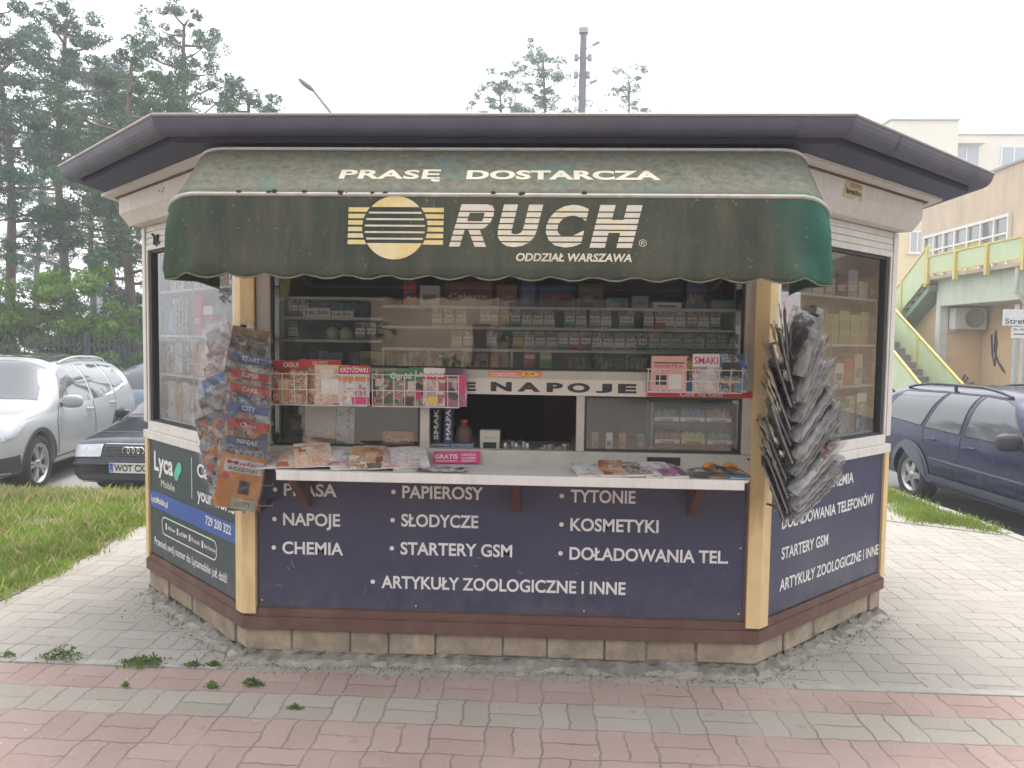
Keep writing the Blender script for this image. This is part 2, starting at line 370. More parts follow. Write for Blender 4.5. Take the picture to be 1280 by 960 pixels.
def eave(o, osl=.20, osr=.31):   # eaves outline: the overhang is smaller at the sides
    k = tan(ANG / 2) * o; d = o - .425
    t0, t1 = (AX + osl + d - W2 - k) / CA, (AX + osr + d - W2 - k) / CA
    return [(-AX - osl - d, YB + .3 + d), (-AX - osl - d, -o + t0 * SA), (-W2 - k, -o), (W2 + k, -o), (AX + osr + d, -o + t1 * SA), (AX + osr + d, YB + .3 + d)]
def band(o0, o1, z0, z1, mb, mi=0, rg=None):      # closed wall ring between two offsets
    A, B = ring(o0), (rg or ring)(o1); n = len(A)
    for i in range(n):
        j = (i + 1) % n
        mb.add([(*B[i], z0), (*B[j], z0), (*B[j], z1), (*B[i], z1)], [(0, 1, 2, 3)], mi)
        mb.add([(*A[i], z0), (*A[j], z0), (*A[j], z1), (*A[i], z1)], [(3, 2, 1, 0)], mi)
        for z, fl in ((z0, 0), (z1, 1)):
            q = [(*B[i], z), (*B[j], z), (*A[j], z), (*A[i], z)]
            mb.add(q, [(0, 1, 2, 3) if fl else (3, 2, 1, 0)], mi)

# plinth of cut blocks over rough mortar
mb = MB()
for F, L in ((F0, 2 * W2), (FL, LW), (FR, LW), (FSL, SL), (FSR, SL), (FB, 2 * AX)):
    off = -W2 if F is F0 else 0
    a = off + .0; end = off + L
    while a < end - .02:
        wd = min(rr.uniform(.19, .36), end - a); 
        if end - a - wd < .12: wd = end - a
        t = rr.uniform(-.012, .004); z1 = .158
        mb.fbox(F, a + .004, a + wd - .004, -.12, t, .048 + rr.uniform(-.008, .008), z1, 0); a += wd
blocks = mb.build('plinth', M_brick, kiosk, .006)
mb = MB(); band(-.14, -.012, 0, .156, mb)
for F, a0, L in ((F0, -W2, 2 * W2), (FL, 0, LW), (FR, 0, LW)):
    def fn(u, v, F=F, a0=a0, L=L):
        r1 = rr.uniform(-.012, .012)
        return F(a0 - .01 + u * (L + .02), (.055 + r1 if v < .2 else .028 + r1 if v < .6 else .0 + r1), v * .052 + (0 if v < .1 else rr.uniform(-.01, .006)))
    mb.grid(fn, int(L / .035), 3, 0, False)
mb.build('footing', M_mortar, kiosk)
mb = MB(); band(-.1, .018, .160, .222, mb); band(-.1, .008, .223, .262, mb)
mb.build('base_beam', M_brown, kiosk, .004)

# cement smeared from the footing onto the paving
A_ = [Vector((*p, 0)) for p in ring(.02)[1:5]]; B_ = [Vector((*p, 0)) for p in ring(.105)[1:5]]; mb = MB(); vs = []
for i in range(3):
    for k in range(40):
        f = k / 40; e = .35 + .65 * abs(sin(f * 7 + i) * sin(f * 17 + 2 * i)) + rr.uniform(-.12, .12); p = A_[i].lerp(A_[i + 1], f); q = B_[i].lerp(B_[i + 1], f); vs += [(p.x, p.y, .018), ((p.lerp(q, e)).x, max((p.lerp(q, e)).y, -.138), .0018)]
mb.add(vs, [(2 * k, 2 * k + 1, 2 * k + 3, 2 * k + 2) for k in range(len(vs) // 2 - 1)]); struct(mb.build('cement_apron', mat('cement_smear', (.33, .305, .265), .95, 0, .35, 12, (.15, .14, .12), .6, .8, .2)))
# ---- front lettered panel
mb = MB(); mb.fbox(F0, -1.183, 1.178, -.03, .0, .270, .952); fp = mb.build('front_panel', M_navy, kiosk)
mb = MB(); mb.fbox(F0, 1.179, 1.207, -.03, .003, .264, .95); mb.fbox(F0, -1.183, 1.178, -.03, -.004, .262, .2695); mb.build('panel_trim', M_brown, kiosk)
mb = MB()
for a, z, s, wd in ((-1.054, .822, 'PRASA', .262), (-1.058, .676, 'NAPOJE', .283), (-1.062, .534, 'CHEMIA', .302),
                    (-.47, .824, 'PAPIEROSY', .394), (-.474, .685, 'SŁODYCZE', .376), (-.477, .546, 'STARTERY GSM', .545),
                    (.346, .823, 'TYTONIE', .31), (.347, .684, 'KOSMETYKI', .422), (.345, .543, 'DOŁADOWANIA TEL.', .758),
                    (-.57, .377, 'ARTYKUŁY ZOOLOGICZNE I INNE', 1.188)):
    mb = MB(); add_text(mb, F0, s, a, z, .062, wd, .0025, 0, .022); mb.build('lettering', M_letter, fp); mb = MB()
    ds = [F0(a - .043 + .011 * cos(k * pi / 8), .0025, z + .030 + .011 * sin(k * pi / 8)) for k in range(16)]
    mb.add(ds, [tuple(range(16))]); mb.build('bullet', M_letter, fp)

mb = MB()                       # screws and scuffs on the front panel
for a, z in ((-1.165, .93), (-1.165, .30), (-.4, .292), (.42, .292), (1.16, .30), (1.16, .62)):
    mb = MB(); mb.add([F0(a + .005 * cos(k * pi / 4), .0016, z + .005 * sin(k * pi / 4)) for k in range(8)], [tuple(range(8))]); mb.build('screw', M_alu, fp)
mb = MB()
for _ in range(26):
    a, z, l_, an = rr.uniform(-1.1, 1.1), rr.uniform(.29, .6), rr.uniform(.008, .05), rr.uniform(-.6, 2.2); mb.add([F0(a, .0012, z), F0(a + l_ * cos(an), .0012, z + l_ * sin(an)), F0(a + l_ * cos(an) + .0015, .0012, z + l_ * sin(an) + .0015), F0(a + .0015, .0012, z + .002)], [(0, 1, 2, 3)])
mb.build('scratches', mat('scratch_grey', (.30, .29, .30), .7), fp)
# ---- right side panel
mb = MB(); mb.fbox(FR, .075, 1.292, -.03, 0, .270, .972); rp = mb.build('side_panel', M_navy, kiosk)
mb = MB()
for a, z, s, wd in ((.193, .835, 'KOSMETYKI  CHEMIA', .74), (.194, .684, 'DOŁADOWANIA TELEFONÓW', .995), (.200, .530, 'STARTERY GSM', .468), (.192, .372, 'ARTYKUŁY ZOOLOGICZNE I INNE', 1.088)):
    mb = MB(); add_text(mb, FR, s, a, z, .060, wd, .0025, 0, .022); mb.build('lettering', M_letter, rp)
# ---- left side panel (a measured from the far corner: a = LW - s)
mb = MB(); mb.fbox(FL, .030, 1.252, -.03, 0, .270, .972); lp = mb.build('side_panel', M_dgreen, kiosk); lp['label'] = 'dark green phone advert panel'
mb = MB(); mb.fbox(FL, .030, 1.252, .001, .0025, .556, .655); mb.build('stripe', M_blue, lp)
mb = MB()
add_text(mb, FL, 'Lyca', .105, .785, .118, .30, .0025, 0, .03)
add_text(mb, FL, 'Mobile', .215, .700, .042, .21, .0025, 0, .0)
mb.fbox(FL, .673, .679, .001, .0025, .70, .93)
add_text(mb, FL, 'Call', .752, .835, .072, .20, .0025, 0, .02); add_text(mb, FL, 'your world', .752, .705, .072, .46, .0025, 0, .02)
add_text(mb, FL, 'LycaMobile.pl', .055, .588, .040, .27, .0045, 0, .022)
add_text(mb, FL, '729 200 322', .862, .592, .048, .315, .0045, 0, .022)
add_text(mb, FL, 'Przenieś swój numer do Lycamobile już dziś!', .095, .330, .046, 1.03, .0025, 0, .016)
# rounded outline with four small network names
def rrect(a0, a1, z0, z1, r, n=6):
    P = []
    for cx_, cz_, s0 in ((a1 - r, z1 - r, 0), (a0 + r, z1 - r, pi / 2), (a0 + r, z0 + r, pi), (a1 - r, z0 + r, 1.5 * pi)):
        P += [(cx_ + r * cos(s0 + k * pi / 2 / n), cz_ + r * sin(s0 + k * pi / 2 / n)) for k in range(n + 1)]
    return P
o1, o2 = rrect(.22, 1.0, .415, .525, .045), rrect(.227, .993, .422, .518, .039)
n = len(o1); mb.add([FL(a, .0025, z) for a, z in o1] + [FL(a, .0025, z) for a, z in o2], [(i, (i + 1) % n, (i + 1) % n + n, i + n) for i in range(n)])
for k, s in enumerate(('Allow', 'eSIM', 'Kiosk', 'Bez Umowy')):
    add_text(mb, FL, s, .315 + k * .175, .458, .024, .075 + .008 * len(s), .0025, 0, .012)
    mb.fbox(FL, .278 + k * .175, .296 + k * .175, .001, .0025, .452, .49)
mb.build('lettering', M_letter, lp)
mb = MB()
for cx_, cz_ in ((.455, .80), (.498, .845)):
    mb.add([FL(cx_ + .034 * cos(k * pi / 10), .0025 + .0004 * (cx_ > .47), cz_ + .034 * sin(k * pi / 10)) for k in range(20)], [tuple(range(20))])
mb.add([FL(a, .0033, z) for a, z in ((.425, .815), (.455, .765), (.53, .835), (.475, .87))], [(0, 1, 2, 3)])
mb.build('emblem', mat('mint_green', (.10, .48, .33), .5), lp)

# ---- corner posts
def wedge_post(name, sx, m, z0, z1, w0, w1, t):
    mb = MB(); F = F0; G = FL if sx < 0 else FR
    gl = (LW - .075, LW) if sx < 0 else (0, .075)
    c = ring(t)[2 if sx < 0 else 3]
    inn = F(sx * (W2 - w0), -.03, 0); 
    fo = F(sx * (W2 - w0), t, 0); go = G(LW - w1 if sx < 0 else w1, t, 0); gi = G(LW - w1 if sx < 0 else w1, -.03, 0)
    pl = [(fo.x, fo.y), c, (go.x, go.y), (gi.x, gi.y), (inn.x, inn.y)]
    if sx < 0: pass
    n = len(pl); vs = [(x, y, z0) for x, y in pl] + [(x, y, z1) for x, y in pl]
    fs = [tuple(range(n)), tuple(range(n, 2 * n))] + [(i, (i + 1) % n, (i + 1) % n + n, i + n) for i in range(n)]
    mb.add(vs, fs); o = mb.build(name, m, kiosk)
    bm = bmesh.new(); bm.from_mesh(o.data); bmesh.ops.recalc_face_normals(bm, faces=bm.faces); bm.to_mesh(o.data); bm.free(); return o
for sx in (-1, 1):
    wedge_post('corner_post', sx, M_yellow, .238, 2.26, .058, .060, .022)
    c = ring(.012)[1 if sx < 0 else 4]
    mb = MB(); F, a0, a1 = (FL, -.02, .028) if sx < 0 else (FR, 1.294, LW + .02)
    mb.fbox(F, a0, a1, -.05, .014, .236, .972); mb.build('corner_post', M_yellow, kiosk, .003)
    mb = MB(); mb.fbox(F, a0 - .0, a1, -.05, .016, 1.07, 2.24); mb.build('corner_post', M_white, kiosk, .003)

# ---- front window
mb = MB()
for a0, a1 in ((-1.186, -1.118), (1.148, 1.200)): mb.fbox(F0, a0, a1, -.045, .006, 1.071, 2.16)
mb.fbox(F0, -1.186, 1.200, -.05, .012, .953, 1.070)                   # sill
mb.fbox(F0, -1.117, 1.147, -.045, .006, 1.338, 1.455)                 # transom
mb.fbox(F0, -1.186, 1.200, -.045, .006, 2.161, 2.235)
for a0, a1 in ((-.386, -.342), (.366, .405)): mb.fbox(F0, a0, a1, -.04, .004, 1.071, 1.337)
wf = mb.build('window_frame', M_alu, kiosk, .003)
mb = MB()
for a0, a1, z0, z1 in ((-1.117, 1.147, 1.456, 2.16), (-1.117, -.387, 1.071, 1.337), (.406, 1.147, 1.071, 1.337)):
    for p in ((a0, a0 + .010, z0, z1), (a1 - .010, a1, z0, z1), (a0 + .0101, a1 - .0101, z0, z0 + .010), (a0 + .0101, a1 - .0101, z1 - .010, z1)):
        mb.fbox(F0, p[0], p[1], -.03, -.006, p[2], p[3])
mb.build('gasket', M_rubber, wf)
def pane(F, a0, a1, z0, z1, t, m):
    mb = MB(); mb.add([F(a0, t, z0), F(a1, t, z0), F(a1, t, z1), F(a0, t, z1)], [(0, 1, 2, 3)]); return mb.build('pane', m, kiosk)
pane(F0, -1.112, 1.142, 1.461, 2.156, -.018, G_front)
pane(F0, -1.112, -.391, 1.076, 1.333, -.018, G_front); pane(F0, .410, 1.142, 1.076, 1.333, -.018, G_front)
mb = MB()
for a, z in ((-1.13, .985), (-.02, .978), (1.09, .985), (1.18, 1.05)):
    mb = MB(); mb.add([F0(a + .006 * cos(k * pi / 5), .0135, z + .006 * sin(k * pi / 5)) for k in range(10)], [tuple(range(10))]); mb.build('bolt', M_black, wf)
# sign strip across the transom
mb = MB(); mb.fbox(F0, -.190, .690, .0065, .010, 1.338, 1.415); sg = mb.build('sign_strip', mat('cream_sign', (.60, .56, .49), .5, 0, .05), kiosk)
mb = MB(); add_text(mb, F0, 'E', -.182, 1.352, .043, .066, .0125, 0, .055)
for k, (ch, a0, a1) in enumerate((('N', -.045, .055), ('A', .082, .192), ('P', .222, .300), ('O', .320, .428), ('J', .452, .532), ('E', .560, .648))):
    add_text(mb, F0, ch, a0, 1.353 + (.010 if ch == 'J' else 0), .034 if ch == 'J' else .045, a1 - a0, .0125, 0, .055)
mb.build('lettering', M_black, sg)
mb = MB(); mb.fbox(F0, .700, 1.198, .0065, .010, 1.340, 1.372); sg = mb.build('sign_strip', mat('red_sign', (.46, .035, .04), .5, 0, .05), kiosk)
mb = MB(); add_text(mb, F0, 'Coś na ceni', .85, 1.345, .018, .20, .0125, 0, .01); mb.build('lettering', M_letter, sg)
mb = MB(); mb.fbox(F0, -.055, .196, .0065, .0085, 1.423, 1.450); sg = mb.build('sticker', mat('orange_sticker', (.70, .19, .07), .5, 0, .06), kiosk)
mb = MB(); add_text(mb, F0, 'telegroszek', -.045, 1.434, .011, .125, .0105, 0, .02)
mb.fbox(F0, -.045, .10, .0085, .0105, 1.426, 1.429); mb.build('lettering', M_letter, sg)
mb = MB(); mb.add([F0(.142 + .042 * cos(k * pi / 10), .0105, 1.437 + .011 * sin(k * pi / 10)) for k in range(20)], [tuple(range(20))])
yb = mb.build('badge', mat('yellow_badge', (.72, .50, .08), .5), sg)
mb = MB(); add_text(mb, F0, '0,19', .118, 1.432, .011, .044, .0125, 0, .02); mb.build('lettering', M_black, yb)

# ---- side windows, shutters and shutter boxes
for F, right in ((FL, 0), (FR, 1)):
    fl = lambda a: a if right else LW - a
    def fb(mb, a0, a1, t0, t1, z0, z1, mi=0):
        b0, b1 = sorted((fl(a0), fl(a1))); mb.fbox(F, b0, b1, t0, t1, z0, z1, mi)
    mb = MB()
    fb(mb, .073, .105, -.045, .010, 1.081, 2.10); fb(mb, 1.272, 1.293, -.045, .010, 1.081, 2.12)
    fb(mb, .073, LW + .018, -.05, .022, .973, 1.022); fb(mb, .073, 1.293, -.05, .012, 1.023, 1.080)
    sf = mb.build('window_frame', M_white, kiosk, .003)
    mb = MB(); fb(mb, 1.235, 1.2715, -.045, .002, 1.081, 2.10); fb(mb, .106, 1.234, -.045, -.002, 1.081, 1.092); fb(mb, .106, 1.234, -.045, -.002, 2.085, 2.0995); fb(mb, .106, .122, -.045, -.002, 1.093, 2.084)
    mb.build('gasket', M_rubber, sf)
    b0, b1 = sorted((fl(.122), fl(1.235)))
    pane(F, b0, b1, 1.091, 2.086, -.018, G_wing2 if right else G_wing)
    mb = MB(); fb(mb, .675, .679, -.026, -.022, 1.091, 2.086); mb.build('glass_joint', mat('glass_edge', (.45, .55, .5), .3), sf)
    mb = MB()
    for k in range(4):
        z = 2.102 + k * .036; fb(mb, .076, 1.290, -.02, .012 - (.003 if k else 0), z, z + .033)
    fb(mb, .076, 1.290, -.02, .002, 2.102, 2.245); mb.build('shutter', M_white, kiosk, .002)
def shutter_box(F, a0, a1, m0, m1):   # profile in (t,z); m0/m1: mitre slope at each end
    prof = [(-.02, 2.247), (.085, 2.247), (.138, 2.312), (.138, 2.405), (-.02, 2.405)]
    n = len(prof); mb = MB()
    vs = [F(a0 - m0 * t, t, z) for t, z in prof] + [F(a1 + m1 * t, t, z) for t, z in prof]
    mb.add(vs, [tuple(range(n)), tuple(range(n, 2 * n))[::-1]] + [(i, i + n, (i + 1) % n + n, (i + 1) % n) for i in range(n)])
    o = mb.build('shutter_box', M_white, kiosk, .003); return o
k1 = tan(ANG / 2)
shutter_box(F0, -W2 + .004, W2 - .004, k1, k1); shutter_box(FL, -.03, LW - .004, 0, k1); bx = shutter_box(FR, .004, LW + .03, k1, 0)
# torn paper notice on the right shutter box
mb = MB(); FRb = lambda a, t, z: FR(a, .138 + t, z)
def notice(u, v):
    a, z = .44 + u * .17, 2.315 + v * .082; return FRb(a - (.03 * (1 - v) if u < .5 else 0), .002 + .004 * sin(u * 7) * (1 - v), z)
mb.grid(notice, 8, 6); nt_ = mb.build('notice', mat('yellowed_paper', (.60, .48, .28), .7, 0, .15, 30), bx)
mb = MB(); add_text(mb, FRb, 'bratku', .435, 2.337, .026, .155, .0075, 0, .03, .2)
for k in range(3): mb.fbox(FRb, .475, .60, .006, .0075, 2.372 + k * .008, 2.3735 + k * .008)
mb.build('lettering', M_black, nt_)
# small screws and vent marks on the left box
mb = MB()
for a, z in ((.62, 2.36), (.67, 2.35), (.69, 2.365)): mb.fbox(FL, a, a + .008, .138, .140, z, z + .012)
mb.build('stain', M_brownst, kiosk)
# spray tag on the left shutter
mb = MB(); mb.tube([FL(a, .016, z) for a, z in ((.16, 2.19), (.20, 2.17), (.19, 2.13), (.23, 2.12), (.25, 2.18), (.22, 2.15), (.27, 2.13))], .008, 5); mb.build('graffiti', M_black, kiosk)

# ---- walls not seen from the front, eaves, gutter, roof
mb = MB()
for F, L in ((FSL, SL), (FSR, SL), (FB, 2 * AX)): mb.fbox(F, .02, L - .02, -.05, 0, .263, 2.245)
mb.build('rear_wall', M_white, kiosk)
mb = MB(); band(.06, .215, 2.412, 2.428, mb); mb.build('soffit_strip', M_white, kiosk)
mb = MB(); band(.02, .150, 2.4055, 2.4115, mb); mb.build('soffit_beam', M_brownst, kiosk)
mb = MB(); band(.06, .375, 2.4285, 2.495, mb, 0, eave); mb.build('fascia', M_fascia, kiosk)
mb = MB(); oc = ring(.425); prof = [(cos(t), sin(t)) for t in [pi + k * pi / 12 for k in range(13)]]
def gut_pt(i, c_, s_, r):
    A = eave(.425 + c_ * r)[i]; return (A[0], A[1], 2.514 + s_ * r * 1.30)
for r, fl in ((.056, 0), (.052, 1)):
    vs = [gut_pt(i, c_, s_, r) for i in range(6) for c_, s_ in prof]; k = len(prof)
    fs = [(i * k + j, i * k + j + 1, (i + 1) * k + j + 1, (i + 1) * k + j) for i in range(5) for j in range(k - 1)]
    mb.add(vs, fs if fl else [f[::-1] for f in fs], 0, False)
for i in range(5):                                                     # rolled front edge
    A, B = eave(.425 + .056)[i], eave(.425 + .056)[i + 1]; mb.tube([(*A, 2.516), (*B, 2.516)], .0075, 8, 1)
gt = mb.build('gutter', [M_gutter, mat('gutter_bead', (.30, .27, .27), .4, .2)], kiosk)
def strap(i, f):
    mb = MB()
    for dz in (0,):
        vs = []
        for ff in (f - .004, f + .004):
            for c_, s_ in prof:
                A, B = gut_pt(i, c_, s_, .0585), gut_pt(i + 1, c_, s_, .0585); vs.append(Vector(A).lerp(Vector(B), ff))
        k = len(prof); mb.add(vs, [(j, j + 1, k + j + 1, k + j) for j in range(k - 1)][::1], 0, True)
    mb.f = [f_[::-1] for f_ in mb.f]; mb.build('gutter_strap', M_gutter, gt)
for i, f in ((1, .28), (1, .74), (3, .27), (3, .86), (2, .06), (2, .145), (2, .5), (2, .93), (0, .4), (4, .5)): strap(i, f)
mb = MB(); R0, R1 = eave(.40), ring(-.8); z0, z1 = 2.535, 2.60; n = 6
R1 = [(x * .25, 1.2 + (y - 1.2) * .25) for x, y in ring(0)]
mb.add([(*p, 2.497) for p in R0] + [(*p, 2.532) for p in R0] + [(*p, 2.72) for p in R1], [(i, (i + 1) % n, (i + 1) % n + n, i + n) for i in range(n)] + [(i + n, (i + 1) % n + n, (i + 1) % n + 2 * n, i + 2 * n) for i in range(n)] + [tuple(range(2 * n, 3 * n))])
rf = mb.build('roof', M_bitumen, kiosk)
mb = MB()                                                              # curled felt and needles along the roof edge
A, B = Vector((*ring(.36)[2], 0)), Vector((*ring(.36)[3], 0))
for k in range(70):
    p = A.lerp(B, rr.random() ** .8 if k % 2 else rr.random()); s = rr.uniform(.012, .05); h = rr.uniform(.006, .018)
    mb.grid(lambda u, v, p=p, s=s, h=h: (p.x + (u - .5) * 3 * s, p.y + (v - .5) * s, 2.537 + h * sin(pi * u) * sin(pi * v)), 4, 3)
mb.build('roof_litter', M_bitumen, rf)

# ---- counter shelf
mb = MB()
pl = [(-1.105, -.012), (-.985, -.30), (1.092, -.30), (1.120, -.27), (1.125, -.012)]; n = len(pl)
zt = lambda y: 1.000 if y > -.1 else .996
mb.add([(x, y, .985) for x, y in pl] + [(x, y, 1.0) for x, y in pl], [tuple(range(n))[::-1], tuple(range(n, 2 * n))] + [((i + 1) % n, i, i + n, (i + 1) % n + n) for i in range(n)])
mb.box(-.985, 1.092, -.3035, -.290, .956, .9995)
o = mb.build('counter_shelf', M_white, kiosk, .003)
bm = bmesh.new(); bm.from_mesh(o.data); bmesh.ops.recalc_face_normals(bm, faces=bm.faces); bm.to_mesh(o.data); bm.free()
for a in (-.94, .085, .922):
    mb = MB(); mb.add([F0(a + dx, t, z) for dx in (-.019, .019) for t, z in ((.003, .984), (.26, .984), (.26, .965), (.045, .80), (.03, .775), (.003, .775))],
        [(0, 1, 2, 3, 4, 5), (11, 10, 9, 8, 7, 6)] + [(i, i + 6, (i + 1) % 6 + 6, (i + 1) % 6) for i in range(6)])
    mb.build('bracket', M_brownst, o)

# ---- interior
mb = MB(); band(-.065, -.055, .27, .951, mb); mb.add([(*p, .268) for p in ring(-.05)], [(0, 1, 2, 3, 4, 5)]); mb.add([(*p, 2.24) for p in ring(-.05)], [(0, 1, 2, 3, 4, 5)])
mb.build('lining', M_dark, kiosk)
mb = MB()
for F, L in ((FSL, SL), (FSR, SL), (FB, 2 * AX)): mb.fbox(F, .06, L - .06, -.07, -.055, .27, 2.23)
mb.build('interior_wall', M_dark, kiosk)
mb = MB()                       # shelf unit behind the upper window
mb.box(-1.11, 1.14, .46, .475, 1.40, 2.2, 1)
for x0, x1, z in ((-.60, 1.14, 1.763), (-1.10, -.60, 1.700), (-1.10, -.60, 1.588), (-.60, 1.14, 1.662), (-.60, 1.14, 1.553), (-1.10, 1.14, 1.445), (-1.10, -.60, 1.80)):
    mb.box(x0, x1, .13, .459, z - .013, z)
for x in (-1.105, -.597, .045, 1.135): mb.box(x - .006, x + .006, .135, .458, 1.446, 1.552) if x > -.6 else mb.box(x - .005, x + .005, .14, .458, 1.446, 2.15)
mb.build('display_shelf', [M_shelf, M_backb], kiosk)
mb = MB()                       # lower stock ledge and partitions
mb.box(-1.12, -.03, .055, .60, 1.045, 1.062); mb.box(.36, 1.14, .055, .60, 1.045, 1.062); mb.box(-.03, .36, .055, .5, 1.03, 1.05)
mb.build('stock_ledge', mat('ledge_board', (.30, .26, .21), .6), kiosk)
mb = MB(); mb.box(.20, .72, 1.55, 1.58, .27, 2.0); mb.build('inner_door', mat('brown_door', (.20, .085, .055), .5, 0, .1, 3), kiosk)
# wing display shelves
for F, right in ((FL, 0), (FR, 1)):
    mb = MB()
    for z in (1.10, 1.37, 1.60, 1.86):
        a0, a1 = (.12, 1.46) if right else (LW - 1.46, LW - .12)
        mb.fbox(F, a0, a1, -.245, -.050, z - .012, z)
    mb.fbox(F, a0, a1, -.26, -.246, 1.05, 2.2, 1)
    mb.build('display_shelf', [M_shelf, mat('wing_backboard', (.50, .50, .44), .7)], kiosk)
# ------------------------------------------------------------------ awning
def awning_mat():
    g = NT('awning_canvas'); v = g.coord(); sp = g.n('ShaderNodeSeparateXYZ'); g.l(v, sp.inputs[0])
    base = g.mix(g.ramp(g.noise(v, 2.2, 5, .6), [(.35, 0), (.7, 1)]), (.036, .046, .036), (.068, .076, .052))
    st = g.noise(g.scaled(v, (7, 7, .8)), 1.6, 6, .65)
    base = g.mix(g.math('MULTIPLY', g.ramp(st, [(.42, 0), (.70, 1)]), .65), base, (.105, .092, .062))
    dk = g.noise(g.scaled(v, (2.2, 2.2, .9)), 1.4, 6, .7); base = g.mix(g.math('MULTIPLY', g.ramp(dk, [(.48, 0), (.66, 1)]), .6), base, (.030, .034, .030))
    # cleaner green where the cloth was folded at the ends
    endr = g.ramp(g.math('ADD', sp.outputs[0], g.math('MULTIPLY', g.noise(v, 4, 3), .12)), [(0.0, 0), (1.0, 1)])
    mr = g.n('ShaderNodeMapRange'); g.l(g.math('ADD', sp.outputs[0], g.math('MULTIPLY', g.math('SUBTRACT', g.noise(v, 5, 3), .5), .25)), mr.inputs[0])
    mr.inputs[1].default_value = 1.05; mr.inputs[2].default_value = 1.27
    base = g.mix(g.math('MULTIPLY', mr.outputs[0], .62), base, (.020, .14, .10))
    mr2 = g.n('ShaderNodeMapRange'); g.l(g.math('ADD', g.math('MULTIPLY', sp.outputs[0], -1), g.math('MULTIPLY', g.math('SUBTRACT', g.noise(v, 5, 3), .5), .25)), mr2.inputs[0])
    mr2.inputs[1].default_value = 1.12; mr2.inputs[2].default_value = 1.29
    base = g.mix(g.math('MULTIPLY', mr2.outputs[0], .42), base, (.022, .10, .06))
    # upper slope: grey-brown settled dirt with lichen
    up = g.n('ShaderNodeMapRange'); g.l(sp.outputs[2], up.inputs[0]); up.inputs[1].default_value = 2.15; up.inputs[2].default_value = 2.19
    dirt = g.mix(g.ramp(g.noise(v, 30, 5, .75), [(.35, 0), (.7, 1)]), (.085, .088, .066), (.185, .17, .13))
    teal = g.ramp(g.noise(v, 5, 4, .6), [(.56, 0), (.66, 1)])
    dirt = g.mix(g.math('MULTIPLY', teal, .55), dirt, (.075, .15, .13))
    base = g.mix(g.math('MULTIPLY', up.outputs[0], .92), base, dirt)
    spk = g.noise(v, 70, 2, .5)
    base = g.mix(g.math('MULTIPLY', g.ramp(spk, [(.68, 0), (.74, 1)]), .5), base, (.22, .21, .15))
    g.base(base); g.set(Roughness=.85); g.bsdf.inputs['Specular IOR Level'].default_value = .2
    g.bump(g.noise(v, 60, 4, .7), .25, .003); return g.m
M_awn = awning_mat(); M_pipe = mat('awning_piping', (.40, .38, .33), .6, 0, .2, 20, (.2, .17, .12), .5)
AWH = 1.300
def aw_out(o, r=.085, n=6):
    """plan outline at front distance o: wall -> side -> rounded corner -> front -> ... (list of (x,y))"""
    P = [(-AWH, -.150), (-AWH, -o * .45 - .06), (-AWH, -o + r)]
    P += [(-AWH + r - r * cos(k * pi / 2 / n), -o + r - r * sin(k * pi / 2 / n)) for k in range(1, n + 1)]
    m = 64
    P += [(-AWH + r + (2 * AWH - 2 * r) * k / m, -o) for k in range(1, m)]
    P += [(-x, y) for x, y in [(-AWH + r - r * cos(k * pi / 2 / n), -o + r - r * sin(k * pi / 2 / n)) for k in range(n, 0, -1)]]
    P += [(AWH, -o + r), (AWH, -o * .45 - .06), (AWH, -.150)]
    return P
LEV = [(.402, 2.392), (.545, 2.270), (.682, 2.153), (.690, 2.146)] + [(.690 + .032 * k / 7, 2.146 - .262 * k / 7) for k in range(1, 8)] + [(.724, 1.872), (.7235, 1.862), (.722, 1.848), (.720, 1.836)]
def fold(x, z):      # soft folds at the ends of the front cloth
    e = max(0, (abs(x) - .95) / .33); b = max(0, min(1, (2.14 - z) / .27))
    s = 1 if x > 0 else -1
    return e * b * (.026 * sin(34 * (abs(x) - .9) + 16 * (z - 1.9)) + .012 * sin(60 * abs(x) - 31 * z)) + .0022 * sin(x * 9 + z * 5) * b
rows = []
for li, (o, z) in enumerate(LEV):
    row = []
    for (x, y) in aw_out(o):
        zz = z; yy = y
        if z < 2.14: yy -= fold(x, z) if y < -.5 else 0
        if li == len(LEV) - 1: 
            s = x if y < -.5 else y
            zz = z + .0115 * (1 - abs(cos(pi * s / .158)) ** 1.0 * 2) * (1.0) 
            yy -= .004 * cos(2 * pi * s / .158)
        if z > 2.1: zz -= (.045 if z < 2.3 else .03) * (max(0, abs(x) - 1.17) / .115) ** 2
        if z < 1.9 and abs(x) > 1.2: zz -= .006 * (abs(x) - 1.2) / .08
        row.append((x, yy, zz))
    rows.append(row)
mb = MB(); n = len(rows[0])
mb.add([p for r_ in rows for p in r_], [(i * n + j, i * n + j + 1, (i + 1) * n + j + 1, (i + 1) * n + j) for i in range(len(rows) - 1) for j in range(n - 1)], 0, True)
P0 = aw_out(.402); wl = [(x, -.148, 2.403) for x, y in P0]
mb.add([(*p, 2.392 - .03 * (max(0, abs(p[0]) - 1.17) / .115) ** 2) for p in P0] + wl, [(j + 1, j, n + j, n + j + 1) for j in range(n - 1)], 0, False)
aw = mb.build('awning', M_awn, kiosk)
sd = aw.modifiers.new('thick', 'SOLIDIFY'); sd.thickness = .0025; sd.offset = -1
mb = MB()
for o, z, dz in ((.404, 2.394, 0), (.686, 2.152, 0)):
    P = aw_out(o + .003); mb.tube([(x, y, z - (.045 if z < 2.3 else .03) * (max(0, abs(x) - 1.17) / .115) ** 2) for x, y in P if True], .0085 if o > .5 else .008, 8)
mb.build('piping', M_pipe, aw)
mb = MB()
P = [(p[0], p[1] - .002 if p[1] < -.5 else p[1], p[2]) for p in rows[-1]]; mb.tube(P, .0035, 5); mb.build('hem', mat('hem_binding', (.13, .15, .10), .8, 0, .2, 20), aw)
